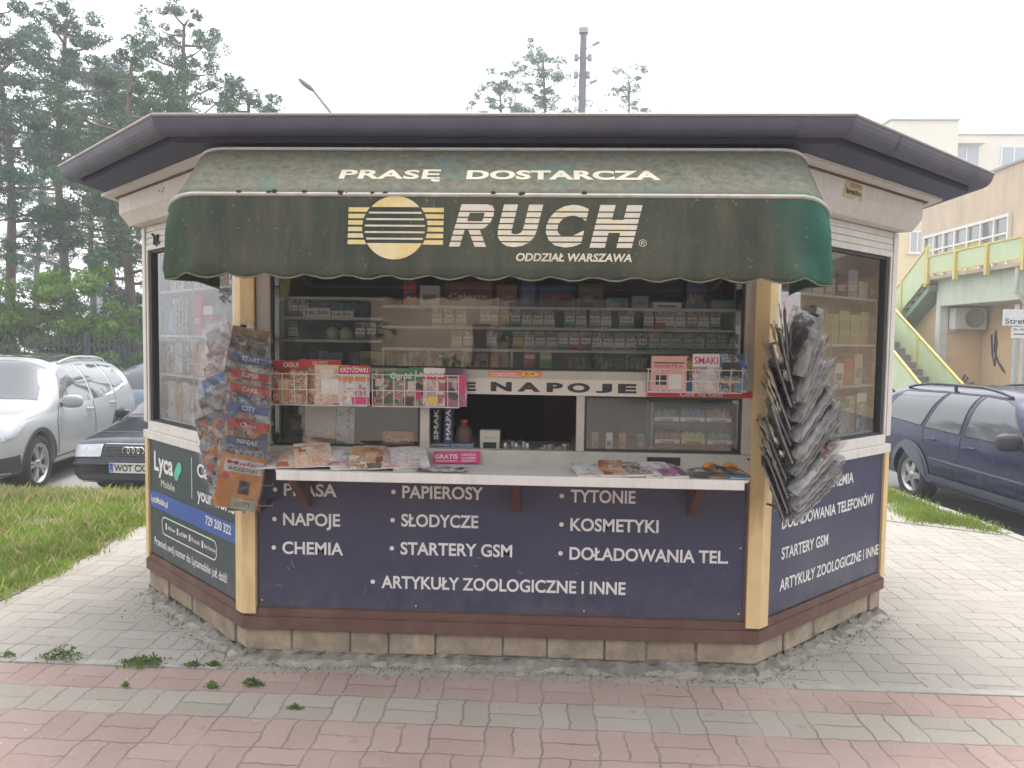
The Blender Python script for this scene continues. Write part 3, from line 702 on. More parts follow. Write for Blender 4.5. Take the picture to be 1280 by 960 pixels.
mb = MB(); mb.tube([(x, y + .004 if y < -.5 else y, 1.880) for x, y, z in rows[10]], .004, 5); mb.build('seam', mat('dark_seam_cloth', (.02, .028, .022), .9), aw)  # dark cloth cord along the valance seam
mb = MB()
for x in (-1.14, 1.14):
    mb.tube([(x, -.15, 1.98), (x, -.66, 1.90)], .012, 8); mb.tube([(x, -.15, 2.38), (x, -.385, 2.36), (x, -.655, 2.13), (x, -.685, 1.90)], .011, 8)
mb.tube([(-1.14, -.685, 1.895), (1.14, -.685, 1.895)], .011, 8); mb.build('awning_frame', M_alu, aw)

mb = MB()                       # moss growing on the ridge piping
for x, k in [(-.86, 3), (-.60, 2), (-.57, 3), (-.47, 2), (-.43, 2), (.02, 1), (.12, 2), (-.98, 1), (-.72, 1), (.35, 1)]:
    for _ in range(k):
        s_ = rr.uniform(.004, .009); q = Vector((x + rr.uniform(-.02, .02), -.690 - rr.uniform(0, .006), 2.158 + rr.uniform(-.004, .006)))
        mb.grid(lambda u, v, q=q, s_=s_: q + Vector((1.5 * s_ * sin(pi * v) * cos(2 * pi * u), s_ * sin(pi * v) * sin(2 * pi * u), s_ * cos(pi * v))), 7, 5)
mb.build('moss', mat('dark_moss', (.035, .037, .022), .95, 0, .3, 40), aw)
def FA(a, t, z):           # front cloth of the awning
    k = (2.146 - z) / .262; y = -(.690 + .032 * max(0, min(1.0, k)))
    return Vector((a, y - fold(a, z) - .003 - t, z))
def FT(a, t, s):           # upper slope, s measured up along the slope from the ridge
    o0, z0, o1, z1 = .682, 2.153, .402, 2.392; L = sqrt((o0 - o1) ** 2 + (z1 - z0) ** 2); k = s / L
    nrm = Vector((0, -(z1 - z0), (o0 - o1))).normalized()
    return Vector((a, -(o0 + (o1 - o0) * k), z0 + (z1 - z0) * k)) + nrm * (.003 + t)
M_cream = mat('cream_print', (.58, .53, .40), .7, 0, .18, 14, (.30, .28, .2), .4)
M_yprint = mat('yellow_print', (.60, .47, .20), .7, 0, .18, 12, (.62, .57, .45), .8)
mb = MB()
add_text(mb, FT, 'PRASĘ', -.622, .118, .072, .412, .001, 0, .03, 0, 1.05); add_text(mb, FT, 'DOSTARCZA', -.110, .118, .072, .765, .001, 0, .042, 0, 1.05)
add_text(mb, FA, 'ODDZIAŁ WARSZAWA', .098, 1.899, .031, .438, .001, 0, .03, .18)
add_text(mb, FA, '®', .562, 1.958, .026, .030, .001, 0, .0)
mb.build('lettering', M_cream, aw)
# big striped word
def stripes(shape_v, shape_f, zs, mb, mi, fr):
    for z0, z1 in zs:
        bm = bmesh.new(); vv = [bm.verts.new((x, y, 0)) for x, y in shape_v]
        for f in shape_f:
            try: bm.faces.new([vv[i] for i in f])
            except ValueError: pass
        for zc, nn in ((z0, -1), (z1, 1)):
            g_ = bm.verts[:] + bm.edges[:] + bm.faces[:]
            bmesh.ops.bisect_plane(bm, geom=g_, plane_co=(0, zc, 0), plane_no=(0, nn, 0), clear_outer=True, dist=1e-6)
        bm.verts.index_update()
        mb.add([fr(v.co.x, .001, v.co.y) for v in bm.verts], [tuple(v.index for v in f.verts) for f in bm.faces], mi); bm.free()
zs = [(1.9525 + k * .0232, 1.9525 + k * .0232 + (.0178 if k < 6 else .0250)) for k in range(7)]
mb = MB()
for ch, x0, x1 in (('R', -.160, .022), ('U', .026, .198), ('C', .210, .372), ('H', .376, .575)):
    # each letter is sheared and widened to its own slot
    if ch == 'R':
        pcs = [[(0, 0), (.30, 0), (.30, 1), (0, 1)], [(.30, .80), (.72, .80), (.72, 1), (.30, 1)], [(.30, .40), (.72, .40), (.72, .60), (.30, .60)],
               [(.72, .40), (.85, .45), (.95, .56), (.99, .72), (.97, .87), (.87, .97), (.72, 1)], [(.40, .40), (.40, .40), (.72, 0), (1.04, 0), (.72, .40)][1:]]
        for pc in pcs: stripes([(x0 - .0 + x * (x1 - x0 - .045) + .045 * z, 1.9525 + z * .164) for x, z in pc], [tuple(range(len(pc)))], zs, mb, 0, FA)
        continue
    bd_ = .058 if ch == 'C' else .085
    vs, fs, Wd = text2d(ch, bd_, .22); xs = [p[0] for p in vs]; hv, _, _ = text2d(ch, bd_, 0); ys = [p[1] for p in vs]
    y0, y1 = min(ys), max(ys); sx = (x1 - x0) / (max(xs) - min(xs)); sv = [(x0 + (x - min(xs)) * sx, 1.9525 + (y - y0) / (y1 - y0) * .164) for x, y in vs]
    stripes(sv, fs, zs, mb, 0, FA)
mb.build('wordmark', mat('striped_print', (.60, .54, .44), .7, 0, .2, 10, (.60, .47, .2), .8), aw)
# round emblem with flanking bars
mb = MB(); CX, CZ, R = -.371, 2.024, .123; nseg = 48
circ = [(CX + R * cos(2 * pi * k / nseg), CZ + R * sin(2 * pi * k / nseg)) for k in range(nseg)]
stripes(circ, [tuple(range(nseg))], [(CZ - R, 1.964), (2.104, CZ + R)], mb, 0, FA)
r0, r1 = 1.957, 2.108; hb = (r1 - r0) / 6
for k in range(6):
    za, zb = r0 + k * hb + .002, r0 + (k + 1) * hb - .006
    for sgn in (-1, 1):
        pts = []
        for z in (za, (za + zb) / 2, zb):
            pts.append((CX + sgn * (sqrt(max(0, R * R - (z - CZ) ** 2)) + .004), z))
        xo = -.553 if sgn < 0 else -.183
        poly = [(xo, za), *pts, (xo, zb)]
        if sgn > 0: poly = poly[::-1]
        mb.add([FA(a, .001, z) for a, z in poly], [tuple(range(len(poly)))], 0)
for k in range(1, 6):
    z = r0 + k * hb; wd = sqrt(R * R - (z - CZ) ** 2) - .006
    mb.add([FA(CX + a, .001, z + dz) for dz in (-.0045, .0025) for a in (-wd, -wd / 2, 0, wd / 2, wd)], [(i, i + 1, i + 6, i + 5) for i in range(4)], 1)
mb.build('emblem', [M_yprint, M_cream], aw)
# ------------------------------------------------------------------ stock: covers, magazines, packs
CV = {
 'food': cover('cover_food', [(.36, .10, .05), (.54, .42, .28), (.24, .07, .04), (.56, .50, .40), (.32, .20, .09), (.46, .25, .14)], 22),
 'cream': cover('cover_cream', [(.60, .48, .36), (.55, .30, .18), (.62, .55, .48), (.34, .12, .06), (.50, .36, .26)], 22),
 'garden': cover('cover_garden', [(.03, .13, .05), (.55, .50, .45), (.08, .10, .06), (.50, .16, .22), (.20, .24, .12), (.04, .05, .05)], 24),
 'pink': cover('cover_pink', [(.56, .48, .46), (.46, .20, .22), (.60, .56, .53), (.42, .30, .30), (.34, .12, .13)], 22),
 'comic': cover('cover_comic', [(.44, .07, .05), (.06, .11, .28), (.08, .08, .09), (.52, .34, .11), (.32, .34, .34), (.07, .05, .05), (.50, .20, .06)], 18),
 'blue': cover('cover_blue', [(.06, .15, .36), (.42, .46, .48), (.05, .07, .12), (.36, .09, .06), (.14, .26, .36)], 20),
 'dark': cover('cover_dark', [(.05, .05, .055), (.12, .10, .09), (.20, .17, .15), (.07, .08, .10), (.30, .26, .22), (.16, .06, .05)], 20),
 'pale': cover('cover_pale', [(.55, .52, .48), (.42, .38, .36), (.60, .58, .56), (.44, .26, .24), (.30, .30, .32)], 26),
 'purple': cover('cover_purple', [(.12, .06, .10), (.34, .10, .20), (.20, .14, .16), (.40, .34, .34), (.08, .05, .08)], 22),
 'orange': cover('cover_orange', [(.66, .24, .05), (.70, .30, .08), (.62, .22, .05), (.68, .40, .16)], 9),
 'crossw': cover('cover_crossword', [(.58, .54, .50), (.40, .44, .48), (.62, .60, .58), (.52, .30, .28), (.25, .25, .28)], 60),
}
M_page = mat('page_edges', (.58, .55, .50), .8, 0, .1, 40)
M_red = mat('print_red', (.52, .035, .035), .4); M_whitep = mat('print_white', (.70, .68, .66), .45); M_mag = mat('print_magenta', (.56, .04, .17), .4)
M_greenp = mat('print_green', (.03, .22, .08), .4); M_bluep = mat('print_blue', (.05, .12, .36), .4); M_yelp = mat('print_yellow', (.70, .46, .06), .4)
M_blackp = mat('print_black', (.025, .025, .03), .4)
XZ = lambda a, t, z: Vector((a, -t, z))
def mag_mesh(w, h, cov, title=None, tcol=None, band=None, bandh=.035, extra=None, th=.004, curl=0.0):
    """standing cover: x across, z up, front towards -y; curl bends the top forward"""
    mb = MB(); n = 6
    def B(u, v, dy):
        return (-w / 2 + u * w, dy - curl * (v ** 2) + .25 * curl * sin(pi * u) * v, v * h)
    mb.grid(lambda u, v: B(u, v, 0), 4, n, 0); mb.grid(lambda u, v: B(u, v, th), 4, n, 1, True, True)
    for u in (0, 1): mb.grid(lambda a, v, u=u: B(u, v, a * th), 1, n, 1, False, u == 1)
    for v in (0, 1): mb.grid(lambda u, a, v=v: B(u, v, a * th), 4, 1, 1, False, v == 0)
    def FM(a, t, z): 
        v = z / h; return Vector((a, -t - curl * v * v + .25 * curl * sin(pi * (a / w + .5)) * v, z))
    mats = [cov, M_page]
    def slot(m):
        if m not in mats: mats.append(m)
        return mats.index(m)
    if band is not None:
        bi = slot(band); z0 = h - bandh
        mb.grid(lambda u, v: FM(-w / 2 + .001 + u * (w - .002), .0007, z0 + v * (bandh - .001)), 4, 2, bi)
    if title:
        ti = slot(tcol or M_whitep); hh = bandh * .55
        W_ = text2d(title, .02)[2] * hh; ww = min(W_, w * .88)
        add_text(mb, FM, title, -w / 2 + (w - ww) / 2, h - bandh * .80, hh, ww, .0015, ti, .02)
    for e in (extra or []):
        kind = e[0]
        if kind == 'r': _, a0, a1, z0, z1, m = e; mb.grid(lambda u, v: FM(a0 + u * (a1 - a0), .001, z0 + v * (z1 - z0)), 2, 2, slot(m))
        if kind == 't': _, a, z, s, hh, ww, m = e; add_text(mb, FM, s, a, z, hh, ww, .0018, slot(m), .02)
    return mb, mats
def magazine(label, loc, rot, w, h, cov, group, name='magazine', **kw):
    mb, mats = mag_mesh(w, h, CV[cov], **kw); o = mb.build(name, mats)
    o.location = loc; o.rotation_euler = rot; return tag(o, label, 'magazine', group)

# ---- wire racks in front of the window
def wire_rack(label, x0, x1, z0, z1, cols, t=.085):
    r_ = thing('wire_rack', label, 'rack', (x0, 0, z0), group='white wire magazine racks on the window')
    G = lambda a, tt, z: Vector((a - x0, -tt, z - z0)); mb = MB()
    for k in range(cols + 1):
        a = x0 + (x1 - x0) * k / cols; mb.tube([G(a, .012, z0), G(a, t, z0), G(a, t + .012, z1)], .0022, 6)
    for z, tt in ((z0, t), ((z0 + z1) / 2, t + .006), (z1, t + .012)): mb.tube([G(x0, tt, z), G(x1, tt, z)], .0025, 6)
    for a in (x0, x1): mb.tube([G(a, .0, z1), G(a, t + .012, z1)], .0025, 6)
    mb.build('grid', M_wire, r_)
    mb = MB(); mb.tube([G(x0, .012, z0), G(x1, .012, z0)], .003, 6); mb.tube([G(x0, .012, z1), G(x1, .012, z1)], .003, 6); mb.build('back_bar', M_wire, r_); return r_
wire_rack('white wire rack of cookery magazines on the left of the window', -1.085, -.625, 1.277, 1.425, 8)
wire_rack('white wire rack of gardening magazines beside the hatch', -.598, -.190, 1.277, 1.428, 8)
wire_rack('white wire rack at the right end of the window', .690, 1.122, 1.366, 1.472, 8)
GR = 'magazines standing in the window racks'
rk = lambda x, z, t: (x, -t, z)
magazine('red topped cookery magazine at the far left of the window rack', rk(-1.01, 1.280, .030), (-.04, 0, 0), .17, .205, 'food', GR, title='OGUI', band=M_red, bandh=.04)
magazine('cookery magazine with a bright red title strip behind the cream one', rk(-.865, 1.280, .040), (-.04, 0, 0), .20, .212, 'food', GR, title='GUSTI', band=M_red, bandh=.035)
magazine('orange brown food magazine low in the left rack', rk(-1.000, 1.279, .062), (-.03, 0, .02), .165, .158, 'food', GR)
magazine('cream recipe magazine with a dish on its cover', rk(-.800, 1.279, .066), (-.03, 0, 0), .165, .190, 'cream', GR, band=mat('print_straw', (.62, .48, .26), .5), bandh=.022, extra=[('r', -.05, .04, .05, .12, M_whitep)])
magazine('crossword magazine marked 135 with a red title band', rk(-.690, 1.279, .074), (-.03, 0, .03), .148, .188, 'crossw', GR, title='KRZYŻÓWKI', band=M_red, bandh=.040,
         extra=[('r', -.07, .07, .115, .135, mat('print_orange', (.60, .22, .06), .4)), ('r', -.01, .072, .006, .040, M_mag), ('t', .006, .046, '135', .022, .055, M_mag)])
magazine('grey green garden magazine at the start of the second rack', rk(-.545, 1.280, .040), (-.03, 0, 0), .12, .165, 'garden', GR)
magazine('garden magazine with white script title', rk(-.470, 1.280, .056), (-.03, 0, 0), .13, .168, 'garden', GR, title='Ogród', band=M_greenp, bandh=.05)
magazine('green magazine with large white letters in the second rack', rk(-.375, 1.280, .046), (-.03, 0, 0), .12, .182, 'garden', GR, title='Lejl', band=M_greenp, bandh=.055, extra=[('r', -.04, .0, .03, .08, M_mag)])
magazine('red headed fashion magazine in the second rack', rk(-.310, 1.280, .064), (-.03, 0, 0), .105, .182, 'pink', GR, title='moda', band=M_red, bandh=.055, extra=[('r', -.05, .05, .158, .181, M_whitep), ('r', -.03, .02, .012, .045, M_yelp)])
magazine('dark purple magazine with a pink ring next to the hatch', rk(-.222, 1.280, .058), (-.03, 0, -.05), .135, .180, 'purple', GR, extra=[('r', .045, .062, .005, .02, M_red), ('t', -.06, .115, 'MEXICO', .018, .085, M_whitep), ('r', .02, .06, .06, .15, M_mag)])
magazine('pink leaflet magazine with orange text in the right rack', rk(.790, 1.369, .060), (-.02, 0, 0), .165, .165, 'pink', GR, band=mat('print_salmon', (.66, .38, .32), .5), bandh=.16, extra=[('r', -.07, .07, .13, .136, M_blackp), ('t', -.065, .112, 'GAZETKA', .012, .13, M_red), ('t', -.05, .095, 'NA KAŻDY', .010, .10, M_red), ('r', -.06, -.01, .03, .075, M_blackp), ('r', .0, .06, .012, .08, M_whitep)])
magazine('narrow red magazine squeezed between two others in the right rack', rk(.875, 1.369, .040), (-.02, 0, 0), .09, .170, 'comic', GR)
magazine('white magazine with orange fruit in the right rack', rk(.960, 1.369, .066), (-.02, 0, .03), .125, .178, 'pale', GR, title='SMAKI', band=M_whitep, tcol=M_mag, bandh=.06)
magazine('magazine with a black and white animal at the right end of the window', rk(1.075, 1.369, .060), (-.02, 0, -.05), .150, .178, 'blue', GR, extra=[('r', -.04, .03, .075, .14, M_blackp), ('r', .0, .02, .08, .11, M_whitep), ('t', -.06, .04, 'PSEM', .02, .10, M_yelp)])

# ---- hanging stand of bagged magazines on the left post
ls = thing('magazine_stand', 'hanging wire stand of bagged children magazines on the left post', 'magazine stand', (-1.20, -.13, .78))
mb = MB(); mb.tube([(0, 0, -.02), (0, 0, .84)], .006, 8)
for z in np.arange(.02, .80, .095): mb.tube([(.0, 0, z), (.16, -.05, z + .01), (.17, -.09, z + .03)], .0025, 6); mb.tube([(0, 0, z), (-.06, .0, z + .02), (-.07, -.02, z + .03)], .0025, 6)
mb.build('wire_frame', mat('grey_wire', (.25, .24, .23), .4, .6), ls)
mb = MB(); mb.box(-.075, .085, -.012, .012, -.005, .012); mb.box(-.012, .012, -.01, .12, -.004, .010); mb.box(.06, .085, .0, .12, -.004, .010); mb.build('bracket', M_brownst, ls)
mb = MB(); mb.lathe([(.0, .0), (.016, .0), (.016, .03), (.0, .034)], 12, 0, Matrix.Translation((.0, .0, .84))); mb.build('top_clip', M_black, ls)
M_bag = glass('clear_bag', (.97, .97, .97), .05, .8, .008)
def bag(parent, w, h, sd):
    r_ = random.Random(sd); ph = [r_.uniform(0, 6) for _ in range(4)]
    mb = MB()
    def fn(u, v):
        return ((u - .5) * (w + .026), -.008 - .005 * sin(9 * u + ph[0]) * sin(7 * v + ph[1]) - .003 * sin(23 * v + 11 * u + ph[2]), -.010 + v * (h + .036) + .006 * sin(12 * u + ph[3]) * v)
    mb.grid(fn, 14, 16); return mb.build('clear_bag', M_bag, parent)
GLS = 'bagged magazines on the left hanging stand'
specs = [   # x, y, ztop, w, cover, title, band, label
 (-1.150, -.165, 1.640, .17, 'dark', None, mat('kraft_print', (.36, .24, .10), .5), 'brown wrapped magazine at the top of the left stand'),
 (-1.145, -.180, 1.515, .18, 'comic', 'STARS', M_bluep, 'blue and red comic second from the top of the left stand'),
 (-1.142, -.195, 1.440, .18, 'comic', 'SUPER', M_red, 'red comic third from the top of the left stand'),
 (-1.138, -.210, 1.375, .185, 'blue', 'CARS', M_red, 'comic with a dark red strip above the blue city comic'),
 (-1.136, -.228, 1.290, .185, 'blue', 'CITY', M_bluep, 'blue comic titled CITY in the middle of the left stand'),
 (-1.132, -.246, 1.215, .19, 'comic', 'Chaps', M_red, 'comic with a red title strip above the ninja comic'),
 (-1.130, -.264, 1.140, .19, 'blue', 'NINJAS', mat('print_navy', (.06, .10, .22), .4), 'blue grey comic directly behind the orange magazine'),
 (-1.140, -.284, 1.062, .195, 'orange', None, None, 'orange magazine at the bottom front of the left stand')]
for i, (x, y, zt_, w_, cv, ti, bd, lb) in enumerate(specs):
    h_ = .245
    t_ = thing('magazine', lb, 'magazine', (x - .045, y, zt_ - h_), (radians(-4), radians(10), radians(6)), GLS)
    ex = [('r', -.08, .09, .165, .225, M_whitep), ('t', -.07, .200, 'Małe', .016, .14, M_mag), ('t', -.06, .172, 'SHOSZONKI', .016, .13, M_blackp), ('r', -.02, .09, .0, .05, mat('print_mint', (.42, .52, .38), .5)), ('r', -.08, -.05, .13, .155, M_mag), ('r', .0, .05, .07, .13, M_blackp), ('t', .0, .015, 'LOTY', .022, .07, M_red)] if cv == 'orange' else None
    mb, ms = mag_mesh(w_, h_, CV[cv], ti, M_whitep, bd, .038 if bd else .03, ex, .006); mb.build('cover', ms, t_)
    bag(t_, w_, h_, i)
left = [(-1.285, -.150, 1.655, 'pale', 'clear sleeve of a pale blue green magazine at the top left of the left stand', None),
        (-1.272, -.165, 1.56, 'pink', 'narrow pink magazine leaning out on the left side of the stand', None),
        (-1.274, -.180, 1.49, 'pink', 'second pink magazine below the narrow pink one', None),
        (-1.276, -.195, 1.43, 'blue', 'blue edged comic leaning out left of the stand', M_bluep),
        (-1.278, -.215, 1.345, 'dark', 'dark comic tucked behind the big fighter comic', None),
        (-1.285, -.240, 1.250, 'comic', 'big comic with a red badge low on the left of the stand', M_blackp),
        (-1.265, -.235, 1.13, 'blue', 'bright blue bag at the bottom left of the stand', M_bluep)]
for i, (x, y, zt_, cv, lb, bd) in enumerate(left):
    h_ = .265; t_ = thing('magazine', lb, 'magazine', (x + .005, y + .03, zt_ - h_), (radians(-4), radians(-21), radians(-26 + i)), GLS)
    mb, ms = mag_mesh(.17, h_, CV[cv], None, None, bd, .04, [('r', -.06, -.01, .225, .25, M_red)] if cv == 'comic' else None, .006); mb.build('cover', ms, t_); bag(t_, .17, h_, 40 + i)

# ---- hanging stand of clear-wrapped magazines on the right post
PX, PY = 1.310, -.165
rs_ = thing('magazine_stand', 'hanging stand of clear wrapped magazines fanned like a fir tree on the right post', 'magazine stand', (PX, PY, .80))
mb = MB(); mb.tube([(0, 0, 0), (0, 0, .86)], .006, 8)
for z in np.arange(.03, .80, .07): mb.tube([(-.03, -.06, z + .06), (0, -.06, z), (.04, -.06, z + .06)], .0025, 6); mb.tube([(0, 0, z), (0, -.06, z)], .0025, 6)
mb.tube([(0, 0, .80), (-.05, .10, .80)], .006, 6); mb.tube([(0, 0, .05), (-.05, .10, .05)], .006, 6)
mb.build('wire_frame', mat('grey_wire', (.25, .24, .23), .4, .6), rs_)
GRS = 'clear wrapped magazines fanned on the right stand'
M_bag2 = glass('wrap_film', (.95, .95, .94), .08, 4.0, .62, (.80, .80, .79), .47, .66)  # pale streaks paint plastic sheen into the film's diffuse layer
M_edge = mat('dark_page_edges', (.27, .26, .25), .7, 0, .2, 40)  # darker page edges for the wrapped magazines
def wrapped(z, ang, yaw, cv, ln, wd, lb, sd):
    r_ = random.Random(sd)
    t_ = thing('magazine', lb, 'magazine', (PX + r_.uniform(-.006, .006), PY - .02 + r_.uniform(-.03, .01), z), (radians(r_.uniform(-6, 2)), radians(ang), radians(0)), GRS)
    R = Matrix.Rotation(radians(yaw), 4, 'Z')
    mb, ms = mag_mesh(wd, ln, CV[cv], None, None, None, .03, None, .008, curl=r_.uniform(-.012, .02))
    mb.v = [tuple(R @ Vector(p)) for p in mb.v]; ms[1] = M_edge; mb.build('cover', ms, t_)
    for side in (-1, 1):
        mb = MB(); ph = [r_.uniform(0, 6) for _ in range(4)]
        def fn(u, v):
            return R @ Vector(((u - .5) * (wd + .03), side * (.007 + .004 * abs(sin(8 * u + ph[0]) * sin(9 * v + ph[1])) + .003 * sin(31 * v + 9 * u + ph[2]) + (.004 if side > 0 else -.002)) , -.012 + v * (ln + .04) + .01 * sin(9 * u + ph[3]) * v))
        mb.grid(fn, 12, 18)
        if side < 0: mb2 = mb
        else: mb2.add(mb.v, mb.f, 0, True) if False else None
        mb.build('plastic_wrap', M_bag2, t_)
Lz = [1.475, 1.41, 1.325, 1.235, 1.165, 1.085, 1.01, .935, .865, .815]
La = [-9, -18, -20, -23, -24, -25, -25, -24, -22, -20]
Rz = [1.475, 1.36, 1.27, 1.19, 1.115, 1.035, .965, .895, .835]
Ra = [14, 20, 27, 31, 33, 34, 37, 40, 44]
for i, (z, a) in enumerate(zip(Lz, La)):
    wrapped(z, a, 74 + (i % 3) * 4, ('dark', 'dark', 'dark', 'purple', 'comic')[i % 5], .27, .19, 'topmost dark wrapped magazine leaning left on the right stand' if i == 0 else 'dark wrapped magazine leaning left on the right stand below the topmost', 100 + i)
for i, (z, a) in enumerate(zip(Rz, Ra)):
    wrapped(z, a, -70 - (i % 3) * 5, ('dark', 'dark', 'blue', 'dark', 'dark', 'pale', 'garden', 'blue', 'pale')[i % 9], .27, .19, 'topmost wrapped magazine leaning right on the right stand' if i == 0 else 'wrapped magazine leaning right on the right stand below the topmost', 200 + i)

# ---- magazines lying on the counter
GC = 'magazines lying on the counter'
def flat(label, x, y, z, rz, w, h, cov, tilt=0.0, **kw):
    mb, mats = mag_mesh(w, h, CV[cov], **kw); o = mb.build('magazine', mats)
    o.rotation_euler = (radians(-90) + tilt, 0, rz); o.location = (x, y, z); return tag(o, label, 'magazine', GC)
pile = [(-1.000, .05, 'pale', 'pale blue magazine at the left tip of the counter'), (-.91, -.08, 'cream', 'cream magazine second from the left on the counter'), (-.82, .12, 'cream', 'yellowish magazine fanned third from the left on the counter'),
        (-.74, -.1, 'pink', 'pink magazine in the thick of the left counter pile'), (-.66, .08, 'pale', 'grey magazine between the pink and the red one on the counter'), (-.58, -.05, 'food', 'red brown magazine in the middle of the left counter pile'),
        (-.49, .1, 'dark', 'dark magazine right of the red brown one on the counter'), (-.43, -.12, 'pink', 'rosy magazine lying below the mullion on the counter'), (-.375, .06, 'pale', 'pale magazine at the right end of the left counter pile')]
for i, (x, rz, cv, lb) in enumerate(pile):
    flat(lb, x, -.265, 1.0035 + .0045 * (i % 4) + .003, rz + .25, .17, .215, cv, tilt=radians(13 + 6 * (i % 3)), th=.005, curl=-.014 - .006 * (i % 2))
for i, (x, rz, cv, lb) in enumerate([(.43, .2, 'crossw', 'leftmost crossword booklet on the right of the counter'), (.53, .12, 'food', 'second crossword booklet on the right of the counter'), (.645, .2, 'garden', 'dark crossword booklet near the black sticker'), (.73, .1, 'crossw', 'pink crossword booklet left of the clear bag'), (.80, .3, 'purple', 'purple booklet half under the clear bag')]):
    flat(lb, x, -.285, 1.003 + .004 * (i % 3) + .003, rz, .125, .17, cv, tilt=radians(13 + 4 * (i % 2)), th=.010, curl=-.012)
tb = thing('toy_bag', 'clear bag with orange toy sunglasses at the right end of the counter', 'toy bag', (1.00, -.20, 1.002))
mb = MB(); mb.grid(lambda u, v: ((u - .5) * .26, (v - .5) * .2, .006 + .038 * sin(pi * u) ** .6 * sin(pi * v) ** .6 + .006 * sin(20 * u + 9 * v)), 18, 14); mb.build('film', M_bag, tb)
mb = MB()
for cx_ in (-.03, .06): mb.lathe([(.0, .012), (.03, .010), (.036, .004), (.03, .0)], 16, 0, Matrix.Translation((cx_, .03, .03)) @ Matrix.Rotation(.5, 4, 'X'))
mb.build('toy', mat('toy_orange', (.68, .26, .03), .35), tb)
mb = MB(); mb.box(-.11, .03, -.07, .04, .001, .006); mb.build('card', CV['comic'], tb); mb = MB(); mb.box(.035, .12, -.085, .04, .001, .006); mb.build('card', mat('print_sky', (.30, .42, .55), .4), tb)
mb = MB(); mb.grid(lambda u, v: ((u - .5) * .22, (v - .5) * .10, .004 + .014 * abs(sin(9 * u + 4 * v)) * sin(pi * v)), 18, 8)
o = mb.build('plastic_film', M_bag2); o.location = (-.24, -.235, 1.004); tag(o, 'crumpled clear film bag on the counter below the pink sheet', 'film bag')
mb, ms = mag_mesh(.225, .058, M_mag, None, None, None, .03, [('t', -.107, .022, 'GRATIS', .021, .11, M_whitep), ('t', .022, .036, 'KSIĄŻKA', .009, .07, M_whitep), ('t', .022, .021, 'DO NUMERU', .009, .07, M_whitep), ('t', .022, .007, 'PREZENT', .009, .065, M_whitep), ('r', -.105, .0, .010, .013, M_whitep)], .003)
o = mb.build('leaflet', ms); o.location = (-.20, -.035, 1.006); o.rotation_euler = (radians(-8), radians(-1.5), 0); tag(o, 'magenta GRATIS leaflet leaning on the window sill', 'leaflet')
mb = MB(); mb.fbox(F0, .705, .862, .0125, .0145, 1.012, 1.052); mb.build('sticker', M_blackp, kiosk)

# ---- cigarette packs and small stock on the inner shelves
M_pack = [cover('pack_picture', [(.10, .09, .09), (.30, .26, .22), (.16, .14, .13), (.42, .38, .34), (.06, .06, .07)], 70), mat('pack_white', (.56, .57, .53), .5), M_blackp]
def pack_mesh(base, tagc, num):
    mb = MB(); w, d, h = .052, .022, .088
    mb.box(-w / 2, w / 2, 0, d, 0, h * .48, 0); mb.box(-w / 2, w / 2, 0, d, h * .4801, h, 1)
    mb.box(-.022, .022, -.0012, -.0002, .030, .058, 2)
    add_text(mb, XZ, num, -.019, .038, .012, .036, .002, 3, .03)
    mb.fbox(XZ, -w / 2 + .004, w / 2 - .004, .0002, .0012, .008, .014, 3)
    me_o = mb.build('cigarette_pack', [base, M_pack[0], tagc, M_blackp]); me = me_o.data; bpy.data.objects.remove(me_o); return me
PK = {'white': pack_mesh(M_pack[1], M_whitep, '15,9'), 'red': pack_mesh(M_red, M_whitep, '16,9'), 'blue': pack_mesh(mat('pack_blue', (.16, .30, .42), .5), M_whitep, '17,5'), 'purple': pack_mesh(mat('pack_purple', (.12, .05, .16), .5), M_whitep, '16,5'),
      'yellow': pack_mesh(mat('pack_gold', (.50, .40, .20), .5), M_yelp, '13,9'), 'green': pack_mesh(mat('pack_green', (.18, .30, .22), .5), M_whitep, '14,5'), 'pink': pack_mesh(mat('pack_rose', (.50, .30, .28), .5), M_whitep, '15,5')}
def packs(x, z, seq, shelf, y=.155, dx=.056):
    for k, c in enumerate(seq):
        if c == '.': continue
        nm = {'w': 'white', 'r': 'red', 'b': 'blue', 'p': 'purple', 'y': 'yellow', 'g': 'green', 'k': 'pink'}[c]
        o = bpy.data.objects.new('cigarette_pack', PK[nm]); COL.objects.link(o); o.location = (x + k * dx, y + rr.uniform(0, .012), z); o.rotation_euler = (0, 0, rr.uniform(-.05, .05))
        tag(o, '%s fronted cigarette pack standing on the %s' % (nm, shelf), 'cigarette pack', '%s cigarette packs on the %s' % (nm, shelf))
packs(.075, 1.5535, 'ywkwbrpwwwwgwwwwwwww', 'shelf above the dark gap')
packs(-.23, 1.5535, 'ww.b', 'shelf above the dark gap', dx=.058)
packs(-.05, 1.6625, 'rygwww...kw.b', 'upper pack shelf', dx=.056); packs(.72, 1.6625, 'kr.', 'upper pack shelf'); packs(.60, 1.6625, 'b', 'upper pack shelf')
packs(-.33, 1.6625, 'www.g', 'upper pack shelf', dx=.06)
